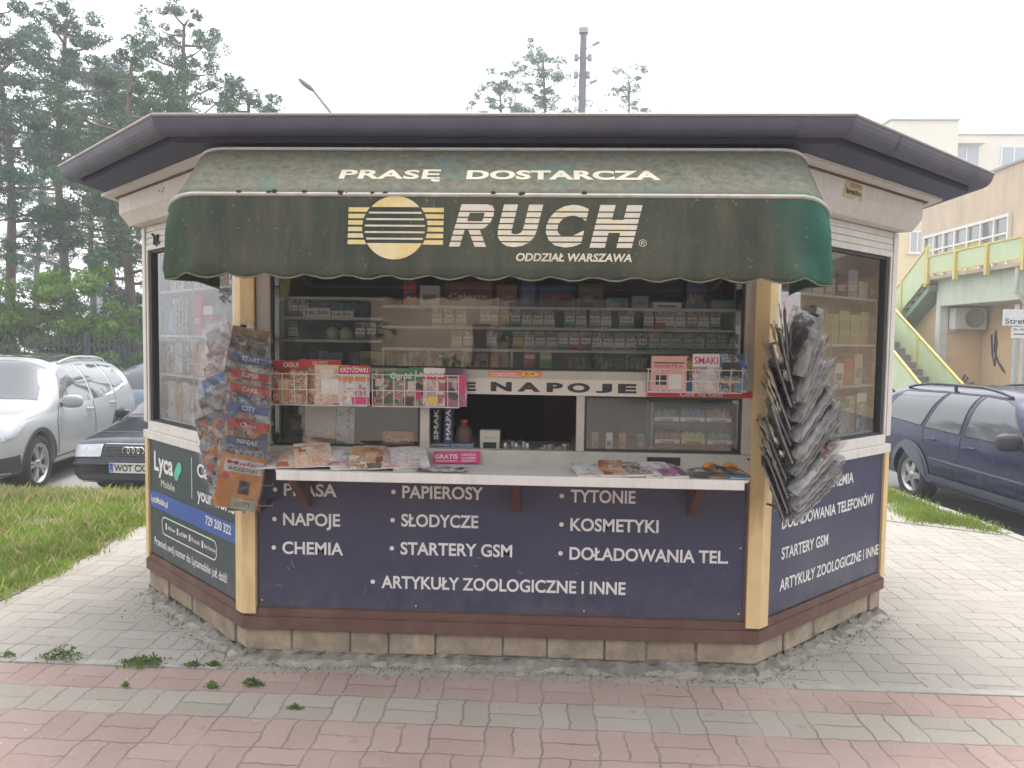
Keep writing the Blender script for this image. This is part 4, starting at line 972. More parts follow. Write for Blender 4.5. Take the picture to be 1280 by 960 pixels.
def stock(name, label, cat, x, y, z, w, d, h, col, lid=None, text=None, tm=None, group='goods on the kiosk shelves', top=None, rz=0):
    """boxed goods: carton with printed front, flap line and lettering"""
    mb = MB(); mats = [col]
    mb.box(-w / 2, w / 2, 0, d, 0, h, 0)
    def sl(m):
        if m not in mats: mats.append(m)
        return mats.index(m)
    if lid is not None: mb.box(-w / 2 - .001, w / 2 + .001, -.001, d + .001, h * .72, h + .001, sl(lid))
    if text: add_text(mb, XZ, text, -w * .40, h * .28, min(h * .38, .03), w * .8, .0022, sl(tm or M_whitep), .02)
    else: mb.fbox(XZ, -w * .34, w * .34, .0003, .0015, h * .22, h * .55, sl(M_pack[0]))
    o = mb.build(name, mats, None, .0015); o.location = (x, y, z); o.rotation_euler = (0, 0, rz); return tag(o, label, cat, group)
def bottle(name, label, x, y, z, r, h, col, cap, group='goods on the kiosk shelves'):
    t_ = thing(name, label, 'bottle', (x, y, z), group=group)
    mb = MB(); mb.lathe([(0, 0), (r, 0), (r * 1.02, h * .08), (r, h * .55), (r * .85, h * .68), (r * .40, h * .80), (r * .36, h * .88), (0, h * .88)], 14); mb.build('body', col, t_)
    mb = MB(); mb.lathe([(r * .40, h * .86), (r * .44, h * .88), (r * .44, h), (0, h)], 12); mb.build('cap', cap, t_); return t_
M_tin = mat('pale_tin', (.50, .46, .34), .5); M_teal = mat('teal_box', (.10, .26, .22), .5); M_navyb = mat('navy_box', (.04, .06, .16), .5); M_grayb = mat('grey_box', (.30, .31, .32), .6)
# top shelf cartons, just under the awning shade
xs = -.50
for (w_, h_, c, tx, lb) in ((.06, .12, M_red, None, 'small red carton at the left of the top shelf'), (.10, .10, M_whitep, None, 'white carton next to the wide wine red box'), (.24, .12, mat('wine_box', (.20, .04, .05), .5), 'Celeste', 'wide wine red box with white lettering on the top shelf'),
        (.10, .11, mat('rust_box', (.26, .10, .05), .5), None, 'rust coloured carton on the top shelf'), (.07, .12, M_bluep, None, 'blue carton right of the rust coloured one'), (.17, .11, M_navyb, 'LOWER', 'navy carton with red letters on the top shelf'), (.12, .12, mat('brown_box', (.16, .11, .08), .6), None, 'brown carton in the middle of the top shelf'), (.10, .05, M_teal, None, 'low teal carton on the top shelf'),
        (.08, .06, M_grayb, None, 'small grey carton in the dark part of the top shelf'), (.14, .03, M_whitep, None, 'flat white packet on the top shelf'), (.10, .13, M_navyb, None, 'tall dark blue carton on the top shelf'), (.12, .045, M_teal, None, 'flat green carton near the right end of the top shelf'), (.10, .10, M_navyb, None, 'dark carton at the right end of the top shelf')):
    stock('carton', lb, 'carton', xs + w_ / 2, .16, 1.7635, w_, .10, h_, c, text=tx, tm=M_red if tx == 'LOWER' else None); xs += w_ + .022
stock('price_card', 'wide white price card on the upper left shelf', 'price card', -.93, .128, 1.7005, .14, .004, .045, M_whitep, text='16,50', tm=M_blackp)
stock('price_card', 'white price card next to the wide one on the upper left shelf', 'price card', -.80, .128, 1.7005, .11, .004, .032, M_whitep, text='16,50', tm=M_blackp)
for k, x in enumerate((-.87, -.80)): 
    t_ = bottle('jar', ('pale yellow jar on the lower left shelf', 'pale yellow jar beside the first one')[k], x, .20, 1.5885, .034, .075, M_tin, M_navyb)
for k, x in enumerate((-.91, -.84, -.77)): stock('carton', ('dark carton above the first jar', 'dark carton in the middle above the jars', 'dark carton right above the jars')[k], 'carton', x, .17, 1.7005, .06, .08, .07, M_navyb)
stock('carton', 'teal carton low behind the cookery rack', 'carton', -.86, .16, 1.4455, .11, .1, .075, M_teal)
stock('carton', 'yellow carton behind the reflection in the window', 'carton', -.66, .16, 1.4455, .12, .1, .085, mat('mustard_box', (.46, .34, .08), .6), text='KAWA', tm=M_brownst)
for k in range(7):
    x = -.50 + k * .062; bottle('small_bottle', ('cream', 'amber', 'cream')[k % 3] + ' small bottle in the left half of the lowest shelf', x, .19, 1.4455, .016 + .004 * (k % 2), .075 + .01 * (k % 3), M_tin if k % 3 != 1 else M_brownst, M_whitep, 'small bottles in the left half of the lowest shelf')
bc = [M_brownst, M_grayb, M_navyb, M_tin, mat('dark_green_bottle', (.03, .09, .05), .2)]
for k in range(13):
    x = .36 + k * .052; bottle('small_bottle', ('rusty brown', 'grey', 'navy', 'cream', 'dark green')[k % 5] + ' small bottle in the right half of the lowest shelf', x, .20, 1.4455, .015, .06 + .012 * ((k * 7) % 3), bc[k % 5], M_grayb, ('rusty brown', 'grey', 'navy', 'cream', 'dark green')[k % 5] + ' bottles on the lowest shelf')
for x, m, c in ((.135, M_red, 'red'), (.215, mat('lime', (.25, .48, .06), .5), 'lime green')):
    mb = MB(); mb.prism([(-.03, 0), (.03, 0), (.03, .085), (.012, .10), (-.012, .10), (-.03, .085)], XZ, 0, -.012, 0); mb.fbox(XZ, -.024, .024, .0002, .001, .06, .08, 1); o = mb.build('blister_card', [m, M_whitep]); o.location = (x, .17, 1.4455); tag(o, c + ' hanging blister card on the lowest shelf', 'blister card', 'goods on the kiosk shelves')
packs(-1.06, 1.5885, 'w.', 'lower left shelf'); packs(-.72, 1.5885, 'gp', 'lower left shelf'); packs(-1.06, 1.7005, 'rb', 'upper left shelf')
packs(.82, 1.6625, 'wwgwb', 'upper pack shelf'); packs(.33, 1.6625, 'gw', 'upper pack shelf', dx=.057)
for k in range(9):
    x = -1.04 + k * .055; nm = ('rust', 'navy', 'cream', 'red', 'grey')[k % 5]
    if k not in (3, 4, 7): stock('carton', nm + ' carton on the lowest shelf at the left end of the window', 'carton', x, .24, 1.4455, .05, .08, .06 + .012 * (k % 3), (mat('rust_box', (.26, .10, .05), .5), M_navyb, M_tin, M_red, M_grayb)[k % 5], group=nm + ' cartons on the lowest shelf')
for k in range(12):
    nm = ('rust', 'teal', 'cream', 'blue')[k % 4]; stock('carton', nm + ' carton standing behind the small bottles', 'carton', .36 + k * .062, .30, 1.4455, .055, .10, .070 + .01 * ((k * 3) % 3), (mat('rust_box', (.26, .10, .05), .5), M_teal, M_tin, M_bluep)[k % 4], group=nm + ' cartons behind the small bottles')
for k in range(9): stock('carton', ('blue', 'white', 'red')[k % 3] + ' carton standing behind the cream and amber bottles', 'carton', -.53 + k * .06, .30, 1.4455, .054, .10, .074 + .008 * (k % 2), (M_bluep, M_whitep, M_red)[k % 3], group=('blue', 'white', 'red')[k % 3] + ' cartons behind the left bottles')
# bits hanging at the window's top left
mb = MB(); mb.grid(lambda u, v: ((u - .5) * .05 + .02 * (1 - v), .004 * sin(9 * v), -v * .16 * (1 - .2 * u)), 4, 6); o = mb.build('lottery_strip', mat('straw_paper', (.46, .42, .18), .6, 0, .2, 40)); o.location = (-1.07, .05, 1.93); tag(o, 'yellow paper strip hanging inside the top left of the window', 'paper strip')
# lower left pane: things leaning behind the glass
magazine('dark framed print behind the lower left pane', (-1.02, .10, 1.0625), (-.12, 0, 0), .15, .19, 'dark', 'things behind the lower panes', name='framed_print', th=.01)
magazine('cream card with flowers behind the lower left pane', (-.905, .095, 1.0625), (-.10, 0, 0), .155, .195, 'cream', 'things behind the lower panes', name='card', band=mat('print_linen', (.50, .44, .37), .5), bandh=.12)
magazine('blue and white crossword sheet behind the lower left pane', (-.78, .10, 1.0625), (-.10, 0, 0), .09, .19, 'crossw', 'things behind the lower panes', name='puzzle_sheet')
stock('snack_packet', 'orange and cream snack packet in the lower left pane', 'snack packet', -.515, .10, 1.0625, .15, .04, .072, mat('print_ginger', (.58, .24, .10), .5), text='Crunch', tm=M_whitep, group='things behind the lower panes')
# hatch: spines, boxes, printer
for k, (x, m, s, c) in enumerate(((-.325, M_blackp, 'SMAK', 'first black upright box with white letters by the hatch'), (-.265, M_navyb, 'MAŁPA', 'second upright dark box with white letters by the hatch'))):
    mb = MB(); mb.box(-.02, .02, 0, .09, 0, .20); add_text(mb, XZ, s, .010, .02, .022, .15, .0015, 1, .02, rot=pi / 2); o = mb.build('upright_box', [m, M_whitep], None, .001); o.location = (x + .005, .09, 1.082); tag(o, c, 'carton', 'things behind the lower panes')
stock('carton', 'grey box lying under the upright black boxes', 'carton', -.30, .075, 1.0625, .10, .10, .019, M_grayb, text='Lamers', tm=M_blackp, group='things behind the lower panes')
stock('carton', 'light blue box lying below the brown tin', 'carton', -.19, .075, 1.0625, .11, .10, .022, mat('sky_box', (.16, .30, .42), .5), group='things behind the lower panes')
bottle('brown_tin', 'red brown round tin behind the hatch', -.185, .12, 1.085, .040, .115, M_brownst, M_red, 'things behind the lower panes')
cp = thing('card_terminal', 'white card terminal standing in the hatch', 'card terminal', (-.055, .10, 1.0505))
mb = MB(); mb.prism([(-.048, 0), (.048, 0), (.050, .10), (-.050, .10)], XZ, 0, -.06, 0); mb.build('housing', mat('ivory_plastic', (.52, .49, .43), .5), cp, .003)
mb = MB(); mb.fbox(XZ, -.032, .032, .0008, .002, .008, .042); mb.build('slot', M_blackp, cp); mb = MB(); mb.fbox(XZ, -.03, .03, .0008, .002, .062, .066); mb.build('slit', M_grayb, cp)
for k in range(7): stock('lighter_box', 'tiny striped pack lined up right of the card terminal', 'pack', .022 + k * .018, .10, 1.0505, .014, .02, .04 + .008 * ((k * 5) % 3), (M_whitep, M_blackp, M_grayb)[k % 3], group='tiny packs in the hatch')
for k in range(6): stock('loose_packet', 'grey packet in the heap at the right of the hatch', 'pack', .21 + .024 * k, .10 + .02 * (k % 2), 1.0505, .035, .02, .02 + .009 * (k % 3), (M_grayb, M_pack[1])[k % 2], group='heaped packets in the hatch', rz=.5 * (k % 3))
# right lower pane: four lighter packs and the chewing gum display
for x, m, h_, lb in ((.465, mat('lighter_olive', (.30, .27, .16), .5), .088, 'olive slim pack in the lower right pane'), (.535, M_whitep, .085, 'white slim pack in the lower right pane'), (.600, mat('lighter_orange', (.50, .18, .06), .5), .085, 'orange slim pack in the lower right pane'), (.690, mat('lighter_teal', (.08, .24, .18), .5), .082, 'green slim pack next to the chewing gum')):
    stock('slim_pack', lb, 'pack', x, .12, 1.0625, .033, .02, h_, m, group='slim packs in the lower right pane')
gum = thing('gum_display', 'tiered shelf of chewing gum boxes in the lower right pane', 'display', (.94, .08, 1.0625))
for z, y in ((.0, .0), (.105, .04)):
    mb = MB(); mb.box(-.20, .20, y, y + .16, z + .03, z + .036); mb.box(-.20, .20, y - .004, y - .0005, z + .018, z + .044); mb.build('shelf', M_blackp, gum)
mb = MB(); mb.box(-.206, -.201, 0, .2, 0, .24); mb.box(.201, .206, 0, .2, 0, .24); mb.build('side_panel', M_grayb, gum)
gcol = [mat('gum_red', (.24, .04, .06), .4), mat('gum_yellow', (.42, .38, .14), .4), mat('gum_green', (.04, .18, .09), .4), mat('gum_blue', (.08, .18, .36), .4), mat('gum_rust', (.34, .14, .10), .4)]
for i, (row, cols) in enumerate((((.036, .0), (0, 1, 2)), ((.141, .04), (2, 3, 4)))):
    for k, ci in enumerate(cols):
        mb = MB(); w_ = .118
        mb.box(-w_ / 2, w_ / 2, 0, .11, 0, .035, 0); mb.box(-w_ / 2 - .001, w_ / 2 + .001, -.002, -.0004, .004, .026, 1); add_text(mb, XZ, 'Orbit', -.035, .008, .013, .07, .0035, 2, .03, .2)
        for j in range(7): mb.box(-w_ / 2 + .004 + j * .016, -w_ / 2 + .017 + j * .016, .01, .10, .0352, .058 + .004 * (j % 2), 0)
        o = mb.build('gum_box', [gcol[ci], M_whitep if ci != 1 else M_yelp, M_blackp]); o.location = (.94 - .127 + k * .127, .08 + row[1] + .004, 1.0625 + row[0] + .0005)
        tag(o, ('red', 'yellow', 'green', 'blue', 'rust')[ci] + ' chewing gum box on the ' + ('lower', 'upper')[i] + ' tier of the gum display', 'gum box', 'chewing gum boxes')
# ---- stock behind the two side windows (close to the glass, seen at a slant)
def wing_item(F, s, t, z, o):
    p = F(s, t, z); d = F(1, 0, 0) - F(0, 0, 0); o.location = p; o.rotation_euler = (0, 0, atan2(d.y, d.x)); return o
wl_ = lambda s: LW - s
GW1, GW2 = 'goods behind the left side window', 'goods behind the right side window'
wing_item(FL, wl_(1.20), -.13, 1.6005, bottle('spray_bottle', 'blue cleaner bottle behind the left side window', 0, 0, 0, .045, .22, mat('cleaner_blue', (.06, .22, .42), .35), M_whitep, GW1))
wing_item(FL, wl_(1.30), -.13, 1.6005, bottle('spray_bottle', 'white bottle next to the blue cleaner bottle', 0, 0, 0, .03, .21, M_whitep, M_whitep, GW1))
wing_item(FL, wl_(.80), -.10, 1.6005, stock('carton', 'tall red carton behind the left side window', 'carton', 0, 0, 0, .10, .08, .235, M_red, text='OK', group=GW1))
wing_item(FL, wl_(.66), -.10, 1.6005, stock('carton', 'red and white carton nearest the left post', 'carton', 0, 0, 0, .12, .08, .16, M_red, lid=M_whitep, group=GW1))
for k in range(4): wing_item(FL, wl_(1.08 - k * .055), -.08, 1.6005, stock('tag_strip', 'hanging strip of small grey tags behind the left side window', 'tag strip', 0, 0, 0, .035, .004, .22, M_pack[0], group='grey tag strips behind the left side window'))
for k in range(9):
    s = .34 + k * .118; cv = ('pink', 'pale', 'comic', 'cream', 'pink', 'blue', 'pale', 'garden', 'pink')[k]
    wing_item(FL, wl_(s), -.085, 1.3705, magazine(('rosy', 'pale', 'comic', 'cream', 'second rosy', 'blue', 'second pale', 'green', 'third rosy')[k] + ' magazine in the middle row of the left side window', (0, 0, 0), (0, 0, 0), .112, .19 + .015 * (k % 3), cv, GW1))
    cv = ('crossw', 'cream', 'pale', 'blue', 'pink', 'crossw', 'food', 'pale', 'blue')[k]
    wing_item(FL, wl_(s + .01), -.085, 1.1005, magazine(('grid printed', 'cream', 'pale', 'blue', 'rosy', 'second grid printed', 'brown', 'second pale', 'second blue')[k] + ' magazine in the lowest row of the left side window', (0, 0, 0), (0, 0, 0), .112, .21 + .012 * (k % 2), cv, GW1))
    nm = ('cream', 'rosy', 'blue')[k % 3]
    wing_item(FL, wl_(s), -.10, 1.8605, stock('carton', nm + ' carton on the top shelf behind the left side window', 'carton', 0, 0, 0, .10, .08, .14 + .02 * (k % 3), (M_tin, mat('pack_rose', (.50, .30, .28), .5), M_bluep)[k % 3], group=nm + ' cartons on the top shelf of the left side window'))
M_olive, M_olive2 = mat('olive_bag', (.34, .31, .14), .5, 0, .2, 20), mat('olive_bag_top', (.42, .39, .19), .5)
for s, c, w_, h_, lb, tx in ((.30, M_red, .16, .22, 'large red carton behind the right side window', None), (.48, mat('print_rustred', (.46, .13, .08), .5), .13, .175, 'rust red carton with label behind the right side window', None), (.59, M_red, .06, .175, 'narrow red carton beside the rust red one', None)):
    wing_item(FR, s, -.08, 1.6005, stock('carton', lb, 'carton', 0, 0, 0, w_, .1, h_, c, text=tx, group=GW2))
for k in range(6): wing_item(FR, .70 + .125 * k, -.09, 1.6005, stock('coffee_bag', ('first', 'second', 'third', 'fourth', 'fifth', 'last')[k] + ' olive bag from the left on the shelf behind the right side window', 'bag', 0, 0, 0, .115, .09, .185 - .02 * (k % 2), M_olive, lid=M_olive2, text='Gold', tm=M_tin, group=GW2))
for k in range(8): wing_item(FR, .40 + .13 * k, -.10, 1.8605, stock('carton', ('dark', 'grey', 'pale', 'olive')[k % 4] + ' carton on the top shelf behind the right side window', 'carton', 0, 0, 0, .115, .09, .10 + .03 * (k % 3), (M_blackp, M_grayb, M_tin, M_olive)[k % 4], text='SELECT', group=('dark', 'grey', 'pale', 'olive')[k % 4] + ' cartons on the top shelf of the right side window'))
for k in range(11):
    cv = ('blue', 'garden', 'pale', 'cream', 'crossw', 'blue', 'pale', 'pink', 'blue', 'crossw', 'garden')[k]
    wing_item(FR, .32 + k * .105, -.075 - .012 * (k % 2), 1.1005, magazine(('blue', 'green', 'white', 'cream', 'grid printed', 'second blue', 'second white', 'rosy', 'third blue', 'second grid printed', 'second green')[k] + ' booklet in the lowest row behind the right side window', (0, 0, 0), (radians(-6), 0, 0), .12, .19 + .015 * (k % 3), cv, GW2, name='booklet', band=(M_whitep, M_bluep, M_greenp, M_tin)[k % 4], bandh=.05))
for k in range(10):
    nm = ('white', 'red', 'cream', 'blue', 'grey')[k % 5]
    wing_item(FR, .34 + k * .112, -.085, 1.3705, stock('carton', nm + ' carton in the middle row behind the right side window', 'carton', 0, 0, 0, .10, .08, .10 + .025 * (k % 4), (M_whitep, M_red, M_tin, M_bluep, M_grayb)[k % 5], group=nm + ' cartons in the middle row of the right side window'))
# ------------------------------------------------------------------ cars
def paint(name, c, metal=.0, coat=.6):
    g = NT(name); g.base(c); g.set(Roughness=.20, Metallic=metal); g.bsdf.inputs['Specular IOR Level'].default_value = .35; g.bsdf.inputs['Coat Weight'].default_value = coat; g.bsdf.inputs['Coat Roughness'].default_value = .05
    nz = g.noise(g.coord(), 3, 5, .65); g.base(g.mix(g.math('MULTIPLY', g.ramp(nz, [(.5, 0), (.75, 1)]), .12), c, (.30, .28, .25))); return g.m
def cglass(name, c=(.02, .025, .03)):
    g = NT(name); g.base(c); g.set(Roughness=.04); g.bsdf.inputs['Specular IOR Level'].default_value = .9; g.bsdf.inputs['Coat Weight'].default_value = .6; return g.m
M_cglass = cglass('car_glass', (.05, .055, .06)); M_cglass2 = cglass('pale_car_glass', (.09, .10, .11)); M_cglass2.node_tree.nodes['Principled BSDF'].inputs['Coat Weight'].default_value = 0; M_cglass2.node_tree.nodes['Principled BSDF'].inputs['Specular IOR Level'].default_value = .6
M_tyre = mat('tyre_rubber', (.022, .022, .023), .85, 0, .2, 20); M_alloy = mat('alloy_wheel', (.50, .50, .51), .35, .7, .08, 12)
M_trim = mat('dark_trim', (.035, .036, .04), .6, 0, .1, 10); M_chrome = mat('chrome', (.75, .75, .76), .15, 1.0, .02, 10)
M_lamp = mat('lamp_glass', (.42, .44, .46), .12, .3, .25, 25); M_arch = mat('arch_dark', (.012, .012, .012), .9)
class Car:
    def __init__(s, name, label, loc, heading, sc, prof, paintm, wheel):
        s.t = thing(name, label, 'car', loc, (0, 0, heading), 'parked cars', sc)
        xs = np.array(prof['x'], float); N = 110; X = np.linspace(xs[0], xs[-1], N)
        X = xs[0] + (xs[-1] - xs[0]) * (.5 - .5 * np.cos(np.pi * np.linspace(0, 1, N))) * .45 + (xs[-1] - xs[0]) * np.linspace(0, 1, N) * .55
        def sm(k, r=.05):
            v = np.array([np.interp(np.clip(X + d, xs[0], xs[-1]), xs, prof[k]) for d in np.linspace(-r, r, 7)]); return v.mean(0)
        top, belt, wd, bot = sm('top'), sm('belt'), sm('w', .09), sm('bot')
        rings = []; ex = prof.get('ex', 3.0); lean = prof.get('lean', .20)
        for i in range(N):
            hb = min(belt[i], top[i] - .015); hu = top[i] - hb; w_ = wd[i]; zb = bot[i]; R = [(0, zb), (w_ * .55, zb), (w_ * .86, zb + .005), (w_ * .955, zb + .05)]
            for t in (.15, .3, .45, .6, .75, .88, 1.0):
                R.append((w_ * (.965 + .035 * sin(pi * (t * .8 + .1))) - .012 * max(0, t - .8) * 5, zb + .05 + (hb - zb - .05) * t))
            yb = R[-1][0] - .006; n = 14
            for k in range(1, n + 1):
                a = pi / 2 * k / n; z = hu * sin(a) ** (2 / ex); y = yb * cos(a) ** (2 / ex)
                if k == n: y = 0
                R.append((max(0, y * (1 - lean * z / max(.4, yb))), hb + z))
            rings.append(R)
        m = len(rings[0]); V = []; 
        for i in range(N):
            R = rings[i]; V += [(X[i], y, z) for y, z in R] + [(X[i], -y, z) for y, z in R[1:-1][::-1]]
        n = 2 * m - 2; Fc = [(i * n + j, i * n + (j + 1) % n, (i + 1) * n + (j + 1) % n, (i + 1) * n + j) for i in range(N - 1) for j in range(n)]
        Fc = [f[::-1] for f in Fc]
        Fc += [tuple(range(n)), tuple((N - 1) * n + j for j in range(n))[::-1]]
        me = bpy.data.meshes.new('b'); me.from_pydata(V, [], Fc); bm = bmesh.new(); bm.from_mesh(me); bmesh.ops.remove_doubles(bm, verts=bm.verts, dist=1e-5); bmesh.ops.recalc_face_normals(bm, faces=bm.faces)
        s.bvh = BVHTree.FromBMesh(bm); bm.to_mesh(me); bm.free()
        ob = bpy.data.objects.new('b', me); COL.objects.link(ob)
        s.r = prof['r']; s.ax = prof['axles']; s.tr = prof['track']; cut = MB()
        for ax in s.ax:
            for sd in (-1, 1):
                M = Matrix.Translation((ax, sd * (s.tr - .12), s.r)) @ Matrix.Rotation(radians(90), 4, 'X')
                cut.lathe([(0, -.26), (s.r + .045, -.26), (s.r + .045, .26), (0, .26)], 40, 0, M, False)
        co = cut.build('c', M_arch); bmc = bmesh.new(); bmc.from_mesh(co.data); bmesh.ops.remove_doubles(bmc, verts=bmc.verts, dist=1e-5); bmesh.ops.recalc_face_normals(bmc, faces=bmc.faces); bmc.to_mesh(co.data); bmc.free()
        bo = ob.modifiers.new('x', 'BOOLEAN'); bo.object = co; bo.operation = 'DIFFERENCE'; bo.solver = 'EXACT'
        dg = bpy.context.evaluated_depsgraph_get(); dg.update(); me2 = bpy.data.meshes.new_from_object(ob.evaluated_get(dg))
        bpy.data.objects.remove(ob); bpy.data.objects.remove(co)
        me2.materials.clear(); me2.materials.append(paintm); me2.materials.append(M_arch)
        for p in me2.polygons:
            c = p.center; p.use_smooth = True; ins = False
            for ax in s.ax:
                d = sqrt((c.x - ax) ** 2 + (c.z - s.r) ** 2)
                if d < s.r + .043 and abs(c.y) > s.tr - .45 : ins = True
            p.material_index = 1 if (ins or c.z < bot.min() + .02) else 0
        if hasattr(me2, 'set_sharp_from_angle'): me2.set_sharp_from_angle(angle=radians(38))
        s.body = link('body', me2, s.t); s.ws = []
        for ax in s.ax:
            for sd in (-1, 1): s.ws.append(s.wheel(ax, sd, wheel))
    def wheel(s, ax, sd, kind):
        r = s.r; rr_ = r * kind['rim']; wdt = .205; M = Matrix.Translation((ax, sd * (s.tr), r)) @ Matrix.Rotation(radians(-90 * sd), 4, 'X')
        mb = MB(); mb.lathe([(rr_ * .97, -.02), (rr_ * .95, -.05), (rr_ * .9, -.15), (rr_, -.19), (rr_ * 1.0, -.02), (rr_ * 1.03, -.004), (rr_ * 1.0, .004), (rr_ * .96, -.006), (rr_ * .93, -.03), (rr_ * .85, -.035)], 40, 0, M)
        mb.lathe([(0, .0), (r * .09, -.002), (r * .17, -.02), (r * .17, -.06), (0, -.06)], 24, 0, M)
        mb.lathe([(0, -.07), (rr_ * .92, -.075)], 30, 1, M)
        k = kind['n']
        for j in range(k):
            for off in kind.get('split', (0,)):
                a = 2 * pi * j / k + off; hw0, hw1 = kind['w']; c, sn = cos(a), sin(a); r0, r1 = r * .12, rr_ * .97
                P = []
                for zz in (-.055, -.012):
                    for (q, hw) in ((r0, hw0), (r1, hw1)):
                        for e in (-1, 1): P.append((q * c - e * hw * sn, q * sn + e * hw * c, zz - (.0 if q == r0 else .004)))
                P = [M @ Vector(p) for p in P]; mb.add(P, [(4, 6, 7, 5), (0, 1, 3, 2), (0, 4, 5, 1), (2, 3, 7, 6), (0, 2, 6, 4), (1, 5, 7, 3)], 0)
        o = mb.build('wheel', [M_alloy, M_arch], s.t)
        mb = MB(); mb.lathe([(rr_ * .99, -.19), (r * .93, -.20), (r * .985, -.18), (r, -.15), (r, -.045), (r * .985, -.018), (r * .94, .004), (rr_ * 1.08, .010), (rr_ * 1.0, -.002)], 48, 0, M); mb.build('tyre', M_tyre, o); return o
    def ray(s, axis, u, v, sd):
        if axis == 'y': o, d = Vector((u, sd * 3, v)), Vector((0, -sd, 0))
        elif axis == 'x': o, d = Vector((sd * 5, u, v)), Vector((-sd, 0, 0))
        else: o, d = Vector((u, v, 4)), Vector((0, 0, -1))
        h = s.bvh.ray_cast(o, d)
        return (h[0], h[1]) if h[0] is not None else (None, None)
    def patch(s, name, poly, axis, sd, m, off=.004, step=.06, parent=None, part=True, mb=None):
        """sheet lying on the body over a 2D outline seen along an axis"""
        bm = bmesh.new(); vs = [bm.verts.new((u, v, 0)) for u, v in poly]; bm.faces.new(vs)
        us = [p[0] for p in poly]; vv = [p[1] for p in poly]
        for lo, hi, nn in ((min(us), max(us), (1, 0, 0)), (min(vv), max(vv), (0, 1, 0))):
            k = max(1, int((hi - lo) / step))
            for q in range(1, k):
                c = lo + (hi - lo) * q / k; co = (c, 0, 0) if nn[0] else (0, c, 0)
                bmesh.ops.bisect_plane(bm, geom=bm.verts[:] + bm.edges[:] + bm.faces[:], plane_co=co, plane_no=nn, dist=1e-6)
        bmesh.ops.triangulate(bm, faces=[f for f in bm.faces if len(f.verts) > 4])
        bad = []
        for v in bm.verts:
            p, nr = s.ray(axis, v.co.x, v.co.y, sd)
            if p is None: bad.append(v); continue
            v.co = p + nr * off
        if bad: bmesh.ops.delete(bm, geom=bad, context='VERTS')
        bmesh.ops.recalc_face_normals(bm, faces=bm.faces)
        dirv = {'y': Vector((0, sd, 0)), 'x': Vector((sd, 0, 0)), 'z': Vector((0, 0, 1))}[axis]
        for f in bm.faces:
            f.smooth = True
            if f.normal.dot(dirv) < 0: f.normal_flip()
        me = bpy.data.meshes.new(name); bm.to_mesh(me); bm.free(); me.materials.append(m)
        return link(name, me, parent or s.t)
    def line(s, name, pts, axis, sd, r, m, off=.0, parent=None, n=24):
        P = []
        pts = [Vector((*p, 0)) for p in pts]
        for i in range(len(pts) - 1):
            L = max(2, int((pts[i + 1] - pts[i]).length / .06))
            for k in range(L + (i == len(pts) - 2)):
                q = pts[i].lerp(pts[i + 1], k / L); p, nr = s.ray(axis, q.x, q.y, sd)
                if p is not None: P.append(p + nr * off)
        mb = MB(); mb.tube(P, r, 5); return mb.build(name, m, parent or s.body)
    def mirror(s, x, z, sd, m, k=1):
        p, nr = s.ray('y', x, z, sd); y = p.y
        mb = MB()
        def fn(u, v):
            a, b = 2 * pi * u, pi * (v - .5); e = .7
            f = lambda t: (abs(t) ** e) * (1 if t > 0 else -1)
            return (x + .03 + .055 * k * f(cos(b)) * f(cos(a)) + .0, y + sd * (.14 + .11 * k * f(cos(b)) * f(sin(a))), z + .05 + .075 * k * f(sin(b)))
        mb.grid(fn, 24, 12); mb.tube([(x + .02, y - sd * .01, z), (x + .03, y + sd * .08, z + .02)], .025, 8, 1); mb.build('wing_mirror', [m, M_trim], s.t)
    def handle(s, x, z, sd, m):
        p, nr = s.ray('y', x, z, sd); mb = MB()
        mb.tube([p + Vector((-.09, sd * .0, 0)), p + Vector((-.075, sd * .028, 0)), p + Vector((.075, sd * .028, .004)), p + Vector((.09, 0, .004))], .012, 8); mb.build('door_handle', m, s.t)
    def rail(s, x0, x1, y, m, h=.05):
        for sd in (-1, 1):
            P = []
            for k in range(13):
                x = x0 + (x1 - x0) * k / 12; p, _ = s.ray('z', x, sd * y, 1); e = min(1, 4 * min(k, 12 - k) / 12); P.append(p + Vector((0, 0, .012 + h * e ** .6)))
            mb = MB(); mb.tube(P, .017, 8)
            for k in (0, 6, 12):
                x = x0 + (x1 - x0) * k / 12; p, _ = s.ray('z', x, sd * y, 1); mb.tube([p, P[k]], .02, 6)
            mb.build('roof_rail', m, s.t)
    def plate(s, x, z, w_, h_, txt, sd=1):
        pl = thing('x', 'x', 'x') if False else None
        p, nr = s.ray('x', 0, z, sd); X_ = p.x + sd * .02
        mb = MB(); mb.box(X_ - .01, X_, -w_ / 2, w_ / 2, z - h_ / 2, z + h_ / 2, 0)
        F = lambda a, t, zz: Vector((X_ + sd * (t + .001), sd * a, zz))
        mb.add([F(a, .0005, zz) for a, zz in ((-w_ / 2 + .006, z - h_ / 2 + .006), (-w_ / 2 + .05, z - h_ / 2 + .006), (-w_ / 2 + .05, z + h_ / 2 - .006), (-w_ / 2 + .006, z + h_ / 2 - .006))], [(0, 1, 2, 3)], 1)
        add_text(mb, F, txt, -w_ / 2 + .065, z - h_ * .33, h_ * .66, w_ - .085, .001, 2, .03)
        add_text(mb, F, 'PL', -w_ / 2 + .016, z - h_ * .36, h_ * .18, .026, .001, 0, .02)
        mb.build('number_plate', [mat('plate_white', (.60, .60, .56), .5), M_bluep, M_blackp], s.t)

